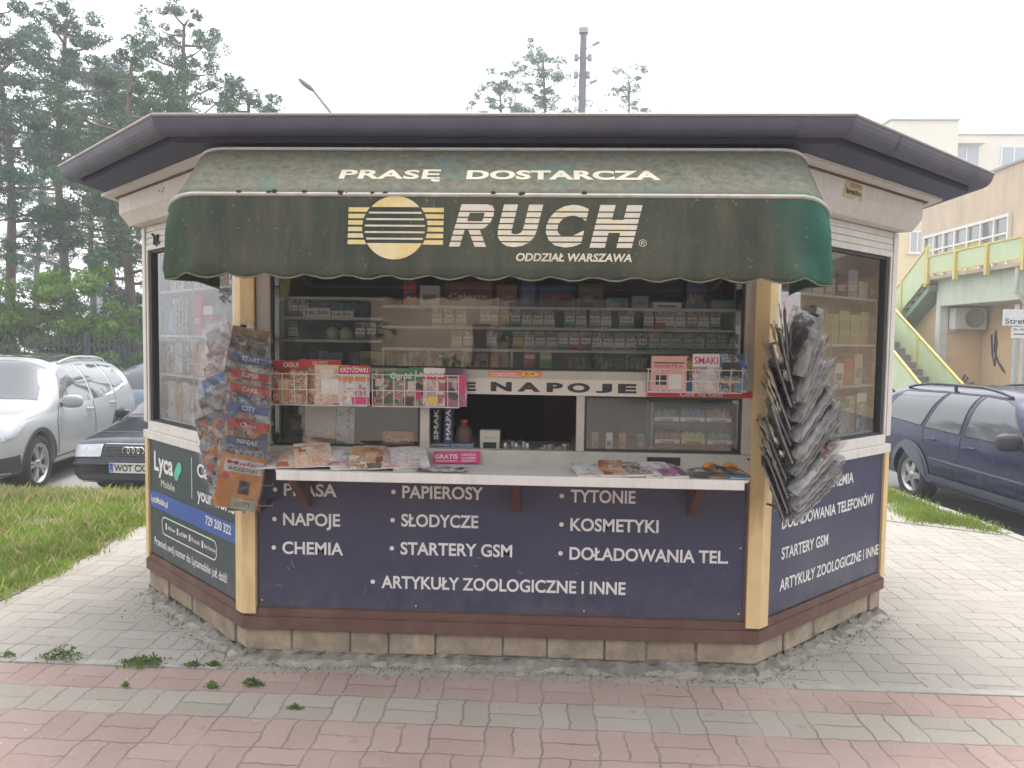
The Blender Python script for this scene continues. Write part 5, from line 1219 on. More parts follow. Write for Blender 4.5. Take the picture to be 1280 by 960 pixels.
# ---- white SUV (front towards the camera)
prof = dict(x=[-2.25, -2.21, -2.12, -1.9, -1.45, -.6, .15, .45, 1.05, 1.15, 1.8, 2.05, 2.18, 2.24, 2.27], top=[.80, 1.02, 1.15, 1.52, 1.60, 1.645, 1.62, 1.55, 1.12, 1.075, .98, .90, .80, .70, .60],
            belt=[.74, .90, .98, 1.02, 1.02, .99, .96, .95, .95, .95, .88, .80, .72, .62, .54], w=[.74, .80, .86, .895, .90, .90, .90, .90, .90, .90, .88, .84, .74, .62, .52], bot=[.42, .34, .30, .28, .24, .23, .23, .23, .24, .24, .25, .26, .28, .30, .34], r=.345, axles=(-1.30, 1.42), track=.875, ex=3.2, lean=.24)
W1 = paint('pearl_white_paint', (.33, .34, .345), .05, .3)
suv = Car('parked_suv', 'white family SUV with roof rails parked at the left edge beside the grass', (-6.60, 5.93, -.2), radians(-79), .93, prof, W1, dict(rim=.70, n=5, w=(.016, .020), split=(-.16, .16)))
for sd in (-1, 1):
    suv.patch('side_window', [(.78, 1.02), (.40, 1.40), (.20, 1.47), (-.22, 1.50), (-.26, .995)], 'y', sd, M_cglass)
    suv.patch('side_window', [(-.33, .995), (-.30, 1.50), (-.95, 1.485), (-1.10, 1.03)], 'y', sd, M_cglass)
    suv.patch('side_window', [(-1.18, 1.04), (-1.03, 1.475), (-1.45, 1.43), (-1.72, 1.12)], 'y', sd, M_cglass)
    suv.patch('sill_cladding', [(1.0, .25), (1.0, .36), (-.90, .36), (-.90, .25)], 'y', sd, M_trim, .008)
    for a in suv.ax:
        P = [(a + (suv.r + .095) * cos(t), suv.r + (suv.r + .095) * sin(t)) for t in np.linspace(-.15, pi + .15, 16)] + [(a + (suv.r + .047) * cos(t), suv.r + (suv.r + .047) * sin(t)) for t in np.linspace(pi + .15, -.15, 16)]
        suv.patch('arch_trim', [(u, v) for u, v in P if True], 'y', sd, M_trim, .010, .5)
    suv.line('door_seam', [(.92, .40), (.95, .80), (.83, 1.0)], 'y', sd, .006, M_trim); suv.line('door_seam', [(-.29, .40), (-.29, .99)], 'y', sd, .006, M_trim); suv.line('door_seam', [(-1.15, 1.02), (-1.10, .80), (-.9, .55), (-.86, .40)], 'y', sd, .006, M_trim)
    suv.patch('headlight', [(2.16, .68), (2.17, .80), (2.02, .89), (1.66, .955), (1.74, .86), (1.95, .74)], 'y', sd, M_lamp, .012, .05); suv.patch('lower_bumper', [(2.24, .30), (2.24, .50), (1.90, .52), (1.84, .30)], 'y', sd, M_trim, .010)
    suv.handle(-.12, .88, sd, W1); suv.handle(-1.0, .90, sd, W1); suv.mirror(.70, 1.00, sd, W1, 1.15)
    suv.patch('headlight', [(sd * .46, .68), (sd * .60, .66), (sd * .80, .74), (sd * .86, .90), (sd * .78, .90), (sd * .55, .80)], 'x', 1, M_lamp, .012)
    suv.patch('fog_lamp', [(sd * (.60 + .05 * cos(t)), .40 + .05 * sin(t)) for t in np.linspace(0, 2 * pi, 12)[:-1]], 'x', 1, M_lamp, .012)
suv.patch('windscreen', [(1.05, -.70), (1.08, -.4), (1.09, 0), (1.08, .4), (1.05, .70), (.42, .55), (.36, 0), (.42, -.55)], 'z', 1, M_cglass2, .005)
suv.patch('sunroof', [(.20, -.5), (.20, .5), (-1.3, .5), (-1.3, -.5)], 'z', 1, M_cglass, .005)
suv.patch('grille', [(-.42, .66), (-.35, .58), (.35, .58), (.42, .66), (.40, .74), (-.40, .74)], 'x', 1, M_trim, .012); suv.patch('lower_bumper', [(-.84, .30), (.84, .30), (.84, .50), (.5, .44), (-.5, .44), (-.84, .50)], 'x', 1, M_trim, .010)
suv.rail(-1.55, .10, .56, M_alloy, .05); suv.plate(0, .52, .50, .11, 'WW 4821')

# ---- dark saloon with a four ring badge (front towards the camera)
prof = dict(x=[-2.24, -2.18, -2.05, -1.45, -.95, -.45, .25, .75, 1.05, 1.75, 2.02, 2.13, 2.19, 2.22], top=[.72, .92, .98, 1.02, 1.30, 1.40, 1.40, 1.22, .96, .83, .765, .70, .60, .50],
            belt=[.66, .84, .88, .91, .90, .88, .87, .86, .85, .76, .71, .64, .55, .45], w=[.72, .78, .82, .85, .85, .85, .85, .85, .85, .84, .82, .80, .77, .70], bot=[.34, .28, .25, .22, .20, .19, .19, .19, .19, .20, .21, .22, .24, .28], r=.31, axles=(-1.24, 1.36), track=.825, ex=3.2, lean=.26)
W2_ = paint('midnight_paint', (.018, .018, .034), .3, .4)
aud = Car('parked_saloon', 'dark saloon with a four ring grille badge parked nose out beside the kiosk', (-4.24, 6.22, -.2), radians(-89), .86, prof, W2_, dict(rim=.66, n=6, w=(.03, .02)))
for sd in (-1, 1):
    aud.patch('side_window', [(.70, .90), (.28, 1.26), (-.16, 1.31), (-.18, .90)], 'y', sd, M_cglass); aud.patch('side_window', [(-.26, .90), (-.24, 1.31), (-.62, 1.28), (-.98, .94)], 'y', sd, M_cglass)
    aud.patch('headlight', [(sd * .40, .56), (sd * .74, .55), (sd * .765, .60), (sd * .74, .69), (sd * .41, .705)], 'x', 1, M_lamp, .014, .04)
    aud.patch('indicator', [(sd * .742, .55), (sd * .80, .57), (sd * .79, .66), (sd * .745, .69)], 'x', 1, mat('clear_indicator', (.5, .42, .34), .2), .014, .04)
    aud.mirror(.66, .90, sd, W2_); aud.line('door_seam', [(.86, .30), (.86, .84)], 'y', sd, .005, M_trim); aud.line('moulding', [(1.0, .50), (-.85, .50)], 'y', sd, .018, M_trim); aud.handle(-.1, .76, sd, M_trim)
aud.patch('windscreen', [(1.00, -.66), (1.03, -.3), (1.03, .3), (1.00, .66), (.42, .52), (.38, 0), (.42, -.52)], 'z', 1, M_cglass, .005)
gr_ = aud.patch('grille', [(-.385, .57), (.385, .57), (.36, .705), (-.36, .705)], 'x', 1, M_trim, .012, .04)
aud.line('grille_frame', [(-.37, .706), (.37, .706)], 'x', 1, .008, M_chrome, .012, gr_); 
for k in range(4): aud.line('grille_bar', [(-.37, .592 + k * .026), (.37, .592 + k * .026)], 'x', 1, .004, M_black, .016, gr_)
for k in range(4):
    p, _ = aud.ray('x', 0, .64, 1); mb = MB(); mb.tube([(p.x + .025 + .004 * (k % 2), (k - 1.5) * .062 + .046 * cos(t), .64 + .046 * sin(t)) for t in np.linspace(0, 2 * pi, 25)], .007, 6, caps=False); mb.build('badge_ring', M_chrome, gr_)
aud.line('bumper_strip', [(-.78, .475), (.78, .475)], 'x', 1, .022, M_trim, .0); aud.patch('lower_grille', [(-.70, .28), (.70, .28), (.66, .35), (-.66, .35)], 'x', 1, M_trim, .008); aud.line('hood_line', [(-.76, .545), (.76, .545)], 'x', 1, .006, M_trim, .002)
aud.plate(0, .43, .56, .125, 'WOT CX38'); aud.patch('hood_gap', [(1.75, -.70), (1.77, -.70), (1.77, .70), (1.75, .70)], 'z', 1, M_trim, .003)

# ---- silver blue car behind them
prof = dict(x=[-2.1, -2.06, -1.98, -1.70, -1.2, -.6, .0, .40, 1.10, 1.75, 2.0, 2.08, 2.12], top=[.80, .98, 1.05, 1.30, 1.42, 1.46, 1.45, 1.34, .98, .84, .74, .62, .50], belt=[.74, .90, .94, .95, .94, .92, .90, .89, .87, .78, .68, .56, .45],
            w=[.72, .78, .82, .85, .86, .86, .86, .86, .86, .84, .78, .70, .6], bot=[.34, .28, .25, .22, .20, .19, .19, .19, .19, .20, .22, .24, .3], r=.31, axles=(-1.22, 1.32), track=.83, ex=3.0, lean=.28)
W3 = paint('ice_blue_paint', (.26, .33, .40), .35, .35)
hat = Car('parked_hatchback', 'silver blue hatchback parked between the white SUV and the kiosk', (-6.55, 9.6, -.2), radians(186), .95, prof, W3, dict(rim=.64, n=7, w=(.02, .02)))
for sd in (-1, 1):
    hat.patch('side_window', [(.80, .92), (.34, 1.30), (-.14, 1.36), (-.16, .94)], 'y', sd, M_cglass2); hat.patch('side_window', [(-.24, .94), (-.22, 1.36), (-.95, 1.33), (-1.15, .98)], 'y', sd, M_cglass); hat.mirror(.70, .94, sd, W3)
    hat.line('moulding', [(1.0, .55), (-.9, .55)], 'y', sd, .02, M_trim); hat.line('moulding', [(1.0, .32), (-.9, .32)], 'y', sd, .03, M_trim); hat.line('door_seam', [(-.2, .3), (-.2, .92)], 'y', sd, .005, M_trim); hat.line('door_seam', [(.92, .3), (.92, .86)], 'y', sd, .005, M_trim); hat.handle(-.08, .80, sd, W3)
    hat.patch('headlight', [(sd * .45, .58), (sd * .74, .60), (sd * .76, .72), (sd * .5, .70)], 'x', 1, M_lamp, .012, .04)
hat.patch('windscreen', [(1.05, -.66), (1.08, 0), (1.05, .66), (.30, .54), (.26, 0), (.30, -.54)], 'z', 1, M_cglass2, .005)

# ---- dark blue estate on the right
prof = dict(x=[-2.42, -2.40, -2.36, -2.28, -2.10, -1.2, -.3, .25, .55, 1.20, 1.30, 1.95, 2.18, 2.30, 2.35, 2.37], top=[.62, .90, 1.18, 1.40, 1.49, 1.52, 1.53, 1.50, 1.40, 1.03, 1.0, .90, .83, .74, .62, .52], belt=[.56, .80, .95, .985, .98, .965, .945, .935, .93, .92, .92, .84, .77, .68, .55, .46],
            w=[.80, .84, .87, .90, .91, .92, .92, .92, .92, .92, .92, .90, .86, .80, .74, .66], bot=[.40, .34, .31, .28, .26, .25, .25, .25, .25, .25, .25, .26, .27, .29, .32, .36], r=.335, axles=(-1.34, 1.42), track=.89, ex=3.9, lean=.22)
W4 = paint('navy_estate_paint', (.008, .013, .055), .15, .12)
vol = Car('parked_estate', 'dark blue estate car with grey cladding and roof rails parked by the right kerb', (5.36, 4.30, -.2), radians(-85.2), .89, prof, W4, dict(rim=.63, n=5, w=(.045, .032)))
M_clad = mat('grey_cladding', (.10, .125, .15), .6, 0, .1, 10)
for sd in (-1, 1):
    for P, m in (([(.76, .965), (.30, 1.37), (.10, 1.42), (-.25, 1.435), (-.28, .975)], M_cglass2), ([(-.37, .975), (-.34, 1.435), (-.90, 1.43), (-1.10, .99)], M_cglass2), ([(-1.17, 1.0), (-.96, 1.43), (-1.90, 1.40), (-2.14, 1.04)], M_cglass2)):
        vol.patch('side_window', P, 'y', sd, m, .004)
        c = Vector((sum(p[0] for p in P) / len(P), sum(p[1] for p in P) / len(P))); vol.line('window_rubber', P + [P[0]], 'y', sd, .011, M_trim, .0, vol.body)
    vol.patch('sill_cladding', [(1.02, .27), (1.02, .42), (-.93, .42), (-.93, .27)], 'y', sd, M_clad, .012)
    for a in vol.ax:
        P = [(a + (vol.r + .12) * cos(t), vol.r + (vol.r + .12) * sin(t)) for t in np.linspace(-.05, pi + .05, 18)] + [(a + (vol.r + .048) * cos(t), vol.r + (vol.r + .048) * sin(t)) for t in np.linspace(pi + .05, -.05, 18)]
        vol.patch('arch_trim', P, 'y', sd, M_clad, .014, .5)
    vol.patch('rear_cladding', [(-1.80, .32), (-1.80, .44), (-2.30, .50), (-2.30, .36)], 'y', sd, M_clad, .012)
    vol.line('moulding', [(.98, .60), (-.90, .62)], 'y', sd, .014, mat('blue_moulding', (.05, .065, .12), .5), .0)
    vol.line('door_seam', [(.86, .43), (.88, .80), (.80, .95)], 'y', sd, .006, M_trim); vol.line('door_seam', [(-.325, .43), (-.325, .97)], 'y', sd, .007, M_trim); vol.line('door_seam', [(-1.12, .98), (-1.06, .80), (-.90, .60), (-.86, .43)], 'y', sd, .006, M_trim)
    vol.handle(-.15, .845, sd, W4); vol.handle(-.90, .855, sd, W4); vol.mirror(.64, .97, sd, M_trim, 1.25)
    vol.patch('tail_light', [(-2.10, .70), (-2.24, .70), (-2.16, 1.0), (-2.05, 1.0)], 'y', sd, mat('tail_red', (.35, .02, .02), .2), .01, .05)
    vol.patch('headlight', [(sd * .45, .62), (sd * .80, .64), (sd * .84, .76), (sd * .5, .76)], 'x', 1, M_lamp, .012, .04)
vol.patch('windscreen', [(1.16, -.70), (1.20, 0), (1.16, .70), (.50, .56), (.46, 0), (.50, -.56)], 'z', 1, M_cglass2, .005)
vol.rail(-1.95, .12, .60, M_trim, .06)

# ------------------------------------------------------------------ vegetation
def leafmat(name, c, var=.5, trans=.25):
    g = NT(name); v = g.coord(); n1 = g.noise(v, 1.1, 3, .6); n2 = g.noise(v, 14, 2, .6)
    col = g.mix(g.ramp(n1, [(.35, 0), (.65, 1)]), tuple(x * (1 - var) for x in c), tuple(x * (1 + var) for x in c)); col = g.mix(g.math('MULTIPLY', n2, .5), col, (c[0] * 1.7, c[1] * 1.5, c[2] * 1.0))
    g.base(col); g.set(Roughness=.7); g.bsdf.inputs['Specular IOR Level'].default_value = .25
    tl = g.n('ShaderNodeBsdfTranslucent'); g.l(col, tl.inputs[0]); mx = g.n('ShaderNodeMixShader'); mx.inputs[0].default_value = trans
    g.l(g.bsdf.outputs[0], mx.inputs[1]); g.l(tl.outputs[0], mx.inputs[2]); g.l(mx.outputs[0], g.out.inputs[0]); return g.m
L_pine = leafmat('pine_needles', (.050, .105, .062)); L_pine2 = leafmat('pine_needles_cool', (.048, .102, .076)); L_bush = leafmat('shrub_leaves', (.11, .21, .045), .4, .35); L_grass = leafmat('grass_blades', (.20, .29, .055), .4, .35); L_dry = leafmat('dry_grass', (.36, .33, .19), .3, .35); L_weed = leafmat('weed_leaves', (.10, .17, .045), .35, .3)
B_pine = mat('pine_bark', (.17, .125, .095), .9, 0, .4, 3, (.09, .075, .065), .6, .6, .2); B_dark = mat('dark_bark', (.09, .075, .06), .95, 0, .3, 5, None, 0, .6, .2)
def cards(P, N, size, aspect=.35):
    """many small leaf faces (numpy): centres P, random orientation biased by N"""
    n = len(P); a = rng.normal(size=(n, 3)); a /= np.linalg.norm(a, axis=1)[:, None]; b = rng.normal(size=(n, 3)) + N; b -= (b * a).sum(1)[:, None] * a; b /= np.linalg.norm(b, axis=1)[:, None]
    s_ = (size * rng.uniform(.6, 1.4, n))[:, None]; w_ = s_ * aspect
    V = np.stack([P - a * s_ , P + b * w_ , P + a * s_, P - b * w_], 1).reshape(-1, 3); return V
def mesh_quads(name, V, m, parent=None):
    n = len(V) // 4; me = bpy.data.meshes.new(name); me.vertices.add(len(V)); me.vertices.foreach_set('co', V.astype(np.float32).ravel()); me.loops.add(4 * n); me.loops.foreach_set('vertex_index', np.arange(4 * n, dtype=np.int32))
    me.polygons.add(n); me.polygons.foreach_set('loop_start', np.arange(0, 4 * n, 4, dtype=np.int32)); me.polygons.foreach_set('loop_total', np.full(n, 4, dtype=np.int32)); me.update(calc_edges=True); me.materials.append(m); return link(name, me, parent)
def tree(name, label, loc, h, trunk_r, clumps, leaf, bark, lsize, dens, bend=(0, 0), flat=.5, group=None, cat='tree', trunk_top=.95, kx_=.35):
    """clumps: (dx,dy,z,r): each is a limb from the trunk with a ragged mass of small leaf faces"""
    t_ = thing(name, label, cat, loc, group=group); mb = MB(); n = 9; ph = rng.uniform(0, 6)
    tp = lambda f: Vector((bend[0] * f ** 1.6 * h + .012 * h * sin(6 * f + ph), bend[1] * f ** 1.6 * h + .012 * h * cos(5 * f + ph), f * h))
    mb.tube([tp(k / n * trunk_top) for k in range(n + 1)], [trunk_r * (1 - .72 * k / n) for k in range(n + 1)], 9)
    mb.build('trunk', bark, t_); mb = MB(); Ps = []; Ns = []
    for (dx, dy, z, r) in clumps:
        f0 = max(.12, min(trunk_top, (z - .25 * sqrt(dx * dx + dy * dy)) / h)); a = tp(f0); e = Vector((dx, dy, z)) + tp(z / h) * Vector((1, 1, 0)) if False else Vector((dx, dy, z)); e = Vector((tp(z / h).x + dx, tp(z / h).y + dy, z))
        mid = a.lerp(e, .5) + Vector((0, 0, -.06 * (e - a).length)); rb = trunk_r * .28; mb.tube([a, mid, e], [rb, rb * .6, rb * .2], 6)
        k = int(dens * r * r * 10); nsub = max(4, int(r * 7))
        sub = rng.normal(size=(nsub, 3)) * np.array([r * .50, r * .50, r * flat * .50]) + np.array(e)
        for c in sub:
            q = Vector(c); mb.tube([mid.lerp(e, .6), q], [rb * .22, rb * .08], 4, caps=False)
            kk = max(6, k // nsub); d = rng.normal(size=(kk, 3)); d /= np.linalg.norm(d, axis=1)[:, None]; rad = r * kx_ * rng.uniform(.2, 1.05, (kk, 1)) ** .5 * rng.uniform(.7, 1.2)
            Ps.append(c + d * rad * np.array([1, 1, .62])); Ns.append(d * .6 + np.array([0, 0, .5]))
    mb.build('limbs', bark, t_)
    P = np.concatenate(Ps); N = np.concatenate(Ns); mesh_quads('crown', cards(P, N, lsize, .22 if name == 'pine_tree' else .34), leaf, t_); return t_
def pine_clumps(h, z0, n, rad, rmin, rmax, flat_top=True, sd=0):
    r_ = random.Random(sd); out = []
    for i in range(n):
        f = (i + r_.random() * .8) / n; z = z0 + (h - z0) * f; a = i * 2.4 + r_.uniform(-.5, .5); R = rad * (1 - .75 * f ** 1.5) * r_.uniform(.35, 1.05)
        out.append((R * cos(a), R * sin(a), z, r_.uniform(rmin, rmax) * (1 - .25 * f)))
    return out
GP = 'pines behind the parking fence'
def ptree(px_, D, base, h, label, n=26, rad=2.6, z0f=.42, rs=(.7, 1.25), tr=.17, bend=(0, 0), leaf=None, dens=36, sd=0, grp=GP):
    f = (px_ - 640) / 961; x = .224 + D * (f - .0457); y = -3.67 + D * (1 + f * .0457)
    return tree('pine_tree', label, (x, y, base), h, tr, pine_clumps(h, h * z0f, n, rad, rs[0], rs[1], sd=sd), leaf or L_pine, B_pine, .066, dens * 3.4, bend, .55, grp)
ptree(20, 20.5, -.2, 10.6, 'tall pine at the left edge with a crooked orange trunk', 26, 2.6, .50, (.7, 1.2), .16, (-.05, 0), L_pine2, sd=1)
ptree(85, 23, -.2, 11.5, 'pine with a broad ragged top left of the straight one', 28, 3.0, .55, (.7, 1.2), .17, (.0, 0), L_pine2, sd=2)
ptree(240, 25, -.2, 12.2, 'tall narrow topped pine nearest the kiosk roof', 34, 3.0, .45, (.65, 1.2), .18, (0, 0), L_pine, sd=3)
ptree(165, 19, -.2, 8.8, 'lower dense pine in front of the tall narrow one', 28, 2.5, .30, (.7, 1.2), .15, (0, 0), L_pine, sd=4)
ptree(300, 24, -.2, 9.6, 'pine whose right boughs reach toward the street lamp', 26, 2.6, .45, (.6, 1.05), .16, (.03, 0), L_pine, sd=5)
ptree(135, 27, -.2, 11.2, 'pine filling the gap left of the tall narrow topped one', 28, 2.9, .5, (.8, 1.3), .16, (0, 0), L_pine2, sd=31)
ptree(215, 21, -.2, 8.6, 'dense pine just above the kiosk gutter corner', 28, 2.4, .40, (.7, 1.2), .15, (.02, 0), L_pine, sd=32)
ptree(-70, 18, -.2, 9.0, 'pine cut off by the left edge of the view', 24, 2.6, .45, (.7, 1.2), .16, (0, 0), L_pine2, sd=6)
ptree(120, 31, -.2, 9.5, 'distant pine seen low between the nearer trunks', 22, 2.6, .25, (.7, 1.2), .17, (0, 0), L_pine, sd=7)
ptree(50, 33, -.2, 8.5, 'distant pine at the left between the trunks', 22, 2.8, .2, (.7, 1.2), .17, (0, 0), L_pine2, sd=8)
ptree(200, 30, -.2, 8.0, 'distant bushy pine right behind the kiosk corner', 22, 2.6, .15, (.7, 1.2), .17, (0, 0), L_pine2, sd=14)
G2 = 'thin pines beyond the kiosk roof'
ptree(672, 36, -.2, 15.2, 'wispy pine left of the utility pole', 34, 2.5, .5, (.8, 1.25), .17, (.0, 0), L_pine2, 30, 9, G2)
ptree(622, 38, -.2, 14.7, 'low round topped pine left of the wispy one', 22, 1.7, .6, (.8, 1.15), .16, (0, 0), L_pine, 34, 10, G2)
ptree(772, 38, -.2, 15.0, 'small sparse pine right of the utility pole', 22, 1.7, .6, (.65, 1.0), .15, (.01, 0), L_pine, 28, 11, G2)
def bush(label, px_, D, h, r, leaf, sd, dens=110, grp='shrubs along the fence', ls=.07):
    f = (px_ - 640) / 961; x = .224 + D * (f - .0457); y = -3.67 + D * (1 + f * .0457); r_ = random.Random(sd)
    cl = [(r_.uniform(-r, r), r_.uniform(-r * .6, r * .6), r_.uniform(.35, h) , r_.uniform(.45, .75)) for _ in range(int(16 * r))]
    return tree('shrub', label, (x, y, -.2), h, .05, cl, leaf, B_dark, ls, dens, (0, 0), .8, grp, 'shrub', .8, .42)
bush('wide bright green shrub behind the fence above the white SUV', 60, 17.2, 2.75, 1.5, L_bush, 21)
bush('smaller bright green shrub right of the wide one', 112, 17.5, 2.3, .9, L_bush, 22)
bush('shrub behind the fence at the left edge', -15, 17.5, 2.5, 1.2, L_bush, 23)
bush('dark shrub beside the basketball board', 165, 21, 2.6, 1.1, L_pine, 24)

# ---- grass and weeds
def blades(name, n, sampler, hmin, hmax, m, wd=.006, lean=.5):
    P = sampler(n); n = len(P); h = rng.uniform(hmin, hmax, n); a = rng.uniform(0, 2 * np.pi, n); t = np.stack([np.cos(a), np.sin(a), np.zeros(n)], 1); b = rng.uniform(0, 2 * np.pi, n); l = np.stack([np.cos(b), np.sin(b), np.zeros(n)], 1) * (lean * rng.uniform(.2, 1, n) * h)[:, None]
    w_ = t * wd * rng.uniform(.6, 1.3, n)[:, None]; up = np.array([0, 0, 1.])
    V = np.stack([P - w_, P + w_, P + l * .45 + up * (h * .65)[:, None] + w_ * .6, P + l + up * h[:, None]], 1).reshape(-1, 3)
    return struct(mesh_quads(name, V, m), 'stuff')
def inpoly(P, poly):
    x, y = P[:, 0], P[:, 1]; r_ = np.zeros(len(P), bool); j = len(poly) - 1
    for i in range(len(poly)):
        xi, yi = poly[i]; xj, yj = poly[j]; c = ((yi > y) != (yj > y)) & (x < (xj - xi) * (y - yi) / (yj - yi + 1e-12) + xi); r_ ^= c; j = i
    return r_
def samp(poly, x0, x1, y0, y1, z=.006, patch=None):
    def f(n):
        P = np.stack([rng.uniform(x0, x1, n), rng.uniform(y0, y1, n), np.full(n, z)], 1)
        jit = P.copy(); jx = .09 * np.sin(P[:, 1] * 9 + np.sin(P[:, 1] * 23)) * .5; jit[:, 0] += rng.normal(0, .07, n) + jx; jit[:, 1] += rng.normal(0, .06, n); P = P[inpoly(jit, poly)]
        if patch is not None:
            k = np.sin(P[:, 0] * 5.1 + 1.3 * np.sin(P[:, 1] * 3.7)) + np.sin(P[:, 1] * 6.3 + 1.7 * np.sin(P[:, 0] * 2.9)); P = P[k + rng.normal(0, .5, len(P)) > patch]
        return P
    return f
near = [p for p in lawn_poly]
blades('grass', 150000, samp(near, -9.0, -2.95, -.05, 3.72, .006, -1.3), .02, .07, L_grass, .0042, .8)
blades('dry_grass', 7000, samp(near, -9.0, -2.95, -.05, 3.72), .03, .13, L_dry, .003, .8)
blades('dry_grass', 5000, lambda n: np.stack([rng.uniform(-8, -3.25, n), 3.42 + rng.normal(0, .10, n), np.full(n, .006)], 1), .04, .14, L_dry, .003, .5)
blades('grass', 6000, lambda n: np.stack([rng.uniform(-6, -3.25, n), 3.5 + rng.normal(0, .10, n), np.full(n, .006)], 1), .04, .11, L_grass, .005, .6)
vp = [(kx(3.0) - .02, 2.93), (3.52, 3.25), (3.62, 3.75), (3.70, 4.6), (3.66, 6.5), (kx(6.5) + .0, 6.5)]
blades('grass', 26000, samp(vp, 3.3, 4.3, 2.7, 6.5, .006, -.4), .02, .07, L_grass, .004, .8)
blades('dry_grass', 7000, samp([(kx(3) - .05, 2.9), (2.9, 3.55), (2.4, 4.2), (2.6, 5), (3.7, 6), (kx(6), 6)], 2.4, 4.3, 2.7, 6, .006, .3), .01, .045, L_dry, .003, .9)
def weed(label, x, y, r, h, n, grp='weeds in the paving joints', m=None):
    r = r * .8; n = int(n * .8); P = np.stack([rng.normal(0, r * .45, n), rng.normal(0, r * .22, n), np.zeros(n)], 1); k = rng.uniform(.15, 1, n); P[:, 2] = .8 * k * h * np.exp(-(P[:, 0] / r) ** 2)
    V = cards(P, np.tile(np.array([0, 0, 1.]), (n, 1)), np.full(n, .011), .4); o = mesh_quads('weed', V, m or L_weed); o.location = (x, y, .006); return tag(o, label, 'weed', grp)
weed('straggly weed at the left end of the edging strip', -2.13, -.10, .14, .07, 260); weed('widest low weed on the edging strip left of the kiosk', -1.72, -.115, .15, .035, 420); weed('pair of small weed tufts near the kiosk corner, farther tuft', -1.46, -.125, .06, .03, 120)
weed('small weed tuft just left of the kiosk corner', -1.36, -.115, .05, .03, 110); weed('weed tuft in the first red row with bright leaves', -1.10, -.30, .06, .04, 160); weed('thin weed sprout left of the bright tuft', -1.27, -.34, .04, .04, 70)
weed('tiny weed sprout in the grey row', -.83, -.50, .035, .02, 60); weed('tiny weed sprout far left of the grey row', -1.66, -.36, .02, .03, 30); weed('weed at the far left end of the edging strip', -2.40, -.09, .05, .03, 60)

def grit(n):
    A = [Vector((*p, 0)) for p in ring(.05)[1:5]]; out = []
    for _ in range(n):
        i = (0, 1, 1, 2)[rr.randrange(4)]; p = A[i].lerp(A[i + 1], rr.random()); q = Vector((0, -1, 0)) if i == 1 else (A[i + 1] - A[i]).cross(Vector((0, 0, 1))).normalized(); p = p + q * min(.22, rr.expovariate(22)); out.append((p.x, p.y, .008))
    return np.array(out)
Pg = grit(1500); struct(mesh_quads('grit', cards(Pg, np.tile(np.array([0, 0, 1.]), (len(Pg), 1)), np.full(len(Pg), .0042), .7), mat('grit_brown', (.16, .14, .115), .95, 0, .5, 60)), 'stuff')
# ------------------------------------------------------------------ fence, board, lamp, pole, sign
M_fence = mat('fence_bars', (.035, .045, .05), .6); M_mesh = mat('green_mesh', (.05, .16, .11), .6)
for i in range(5):
    x0 = -14.2 + i * 2.52; fn_ = thing('fence_panel', ('leftmost', 'second', 'third', 'fourth', 'rightmost')[i] + ' dark barred fence panel behind the parked cars', 'fence', (x0, 11.6, -.2), group='barred fence panels behind the parked cars')
    for k in range(24):
        mb = MB(); x = .05 + k * .105; mb.box(x - .008, x + .008, -.008, .008, .06, 1.76 + (.04 if k % 2 else 0)); mb.build('bar', M_fence, fn_)
    for z in (.18, 1.55): mb = MB(); mb.box(0, 2.5, .0085, .030, z, z + .04); mb.build('rail', M_fence, fn_)
    mb = MB(); mb.box(-.03, .03, -.03, .03, 0, 1.85); mb.build('post', M_fence, fn_)
for i in range(4):
    x0 = -15.5 + i * 2.6; fn_ = thing('mesh_fence_panel', ('leftmost', 'second', 'third', 'rightmost')[i] + ' tall green wire mesh panel in front of the shrubs', 'fence', (x0, 14.2, -.2), group='green wire mesh panels')
    mb = MB()
    for k in range(27): mb.tube([(k * .1, 0, .05), (k * .1, 0, 3.0)], .004, 4, caps=False)
    for k in range(15): mb.tube([(0, .006, .1 + k * .2), (2.6, .006, .1 + k * .2)], .004, 4, caps=False)
    mb.build('mesh', M_mesh, fn_); mb = MB(); mb.box(-.03, .03, -.03, .03, 0, 3.1); mb.build('post', M_mesh, fn_)
bb = thing('basketball_board', 'white basketball board on a post among the trees', 'basketball board', (-13.4, 19.9, -.2))
mb = MB(); mb.box(-.52, .52, -.015, .015, 2.15, 3.05); mb.build('board', mat('board_white', (.72, .72, .70), .5), bb); mb = MB(); mb.box(-.05, .05, .02, .12, 0, 2.9); mb.build('post', M_fence, bb)
mb = MB(); mb.tube([(.23 * cos(t), -.27 + .23 * sin(t), 2.35) for t in np.linspace(0, 2 * pi, 20)], .012, 6, caps=False); mb.build('hoop', mat('hoop_orange', (.5, .15, .04), .5), bb)
mb = MB(); mb.tube([(.0, -.02, 2.45), (.0, -.04, 2.35)], .02, 6)
for (z0, z1, x0, x1) in ((2.45, 2.47, -.25, .25), (2.83, 2.85, -.25, .25)): mb.box(x0, x1, -.018, -.0152, z0, z1)
mb.build('bracket', M_fence, bb)
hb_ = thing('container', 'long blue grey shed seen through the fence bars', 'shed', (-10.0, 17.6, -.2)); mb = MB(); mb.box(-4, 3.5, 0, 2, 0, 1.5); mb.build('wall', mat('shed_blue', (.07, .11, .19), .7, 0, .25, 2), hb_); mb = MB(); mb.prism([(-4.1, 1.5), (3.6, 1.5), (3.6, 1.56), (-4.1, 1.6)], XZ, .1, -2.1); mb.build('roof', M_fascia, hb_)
lp_ = thing('street_lamp', 'street lamp arching above the kiosk roof', 'street lamp', (-4.55, 14.5, -.2)); mb = MB()
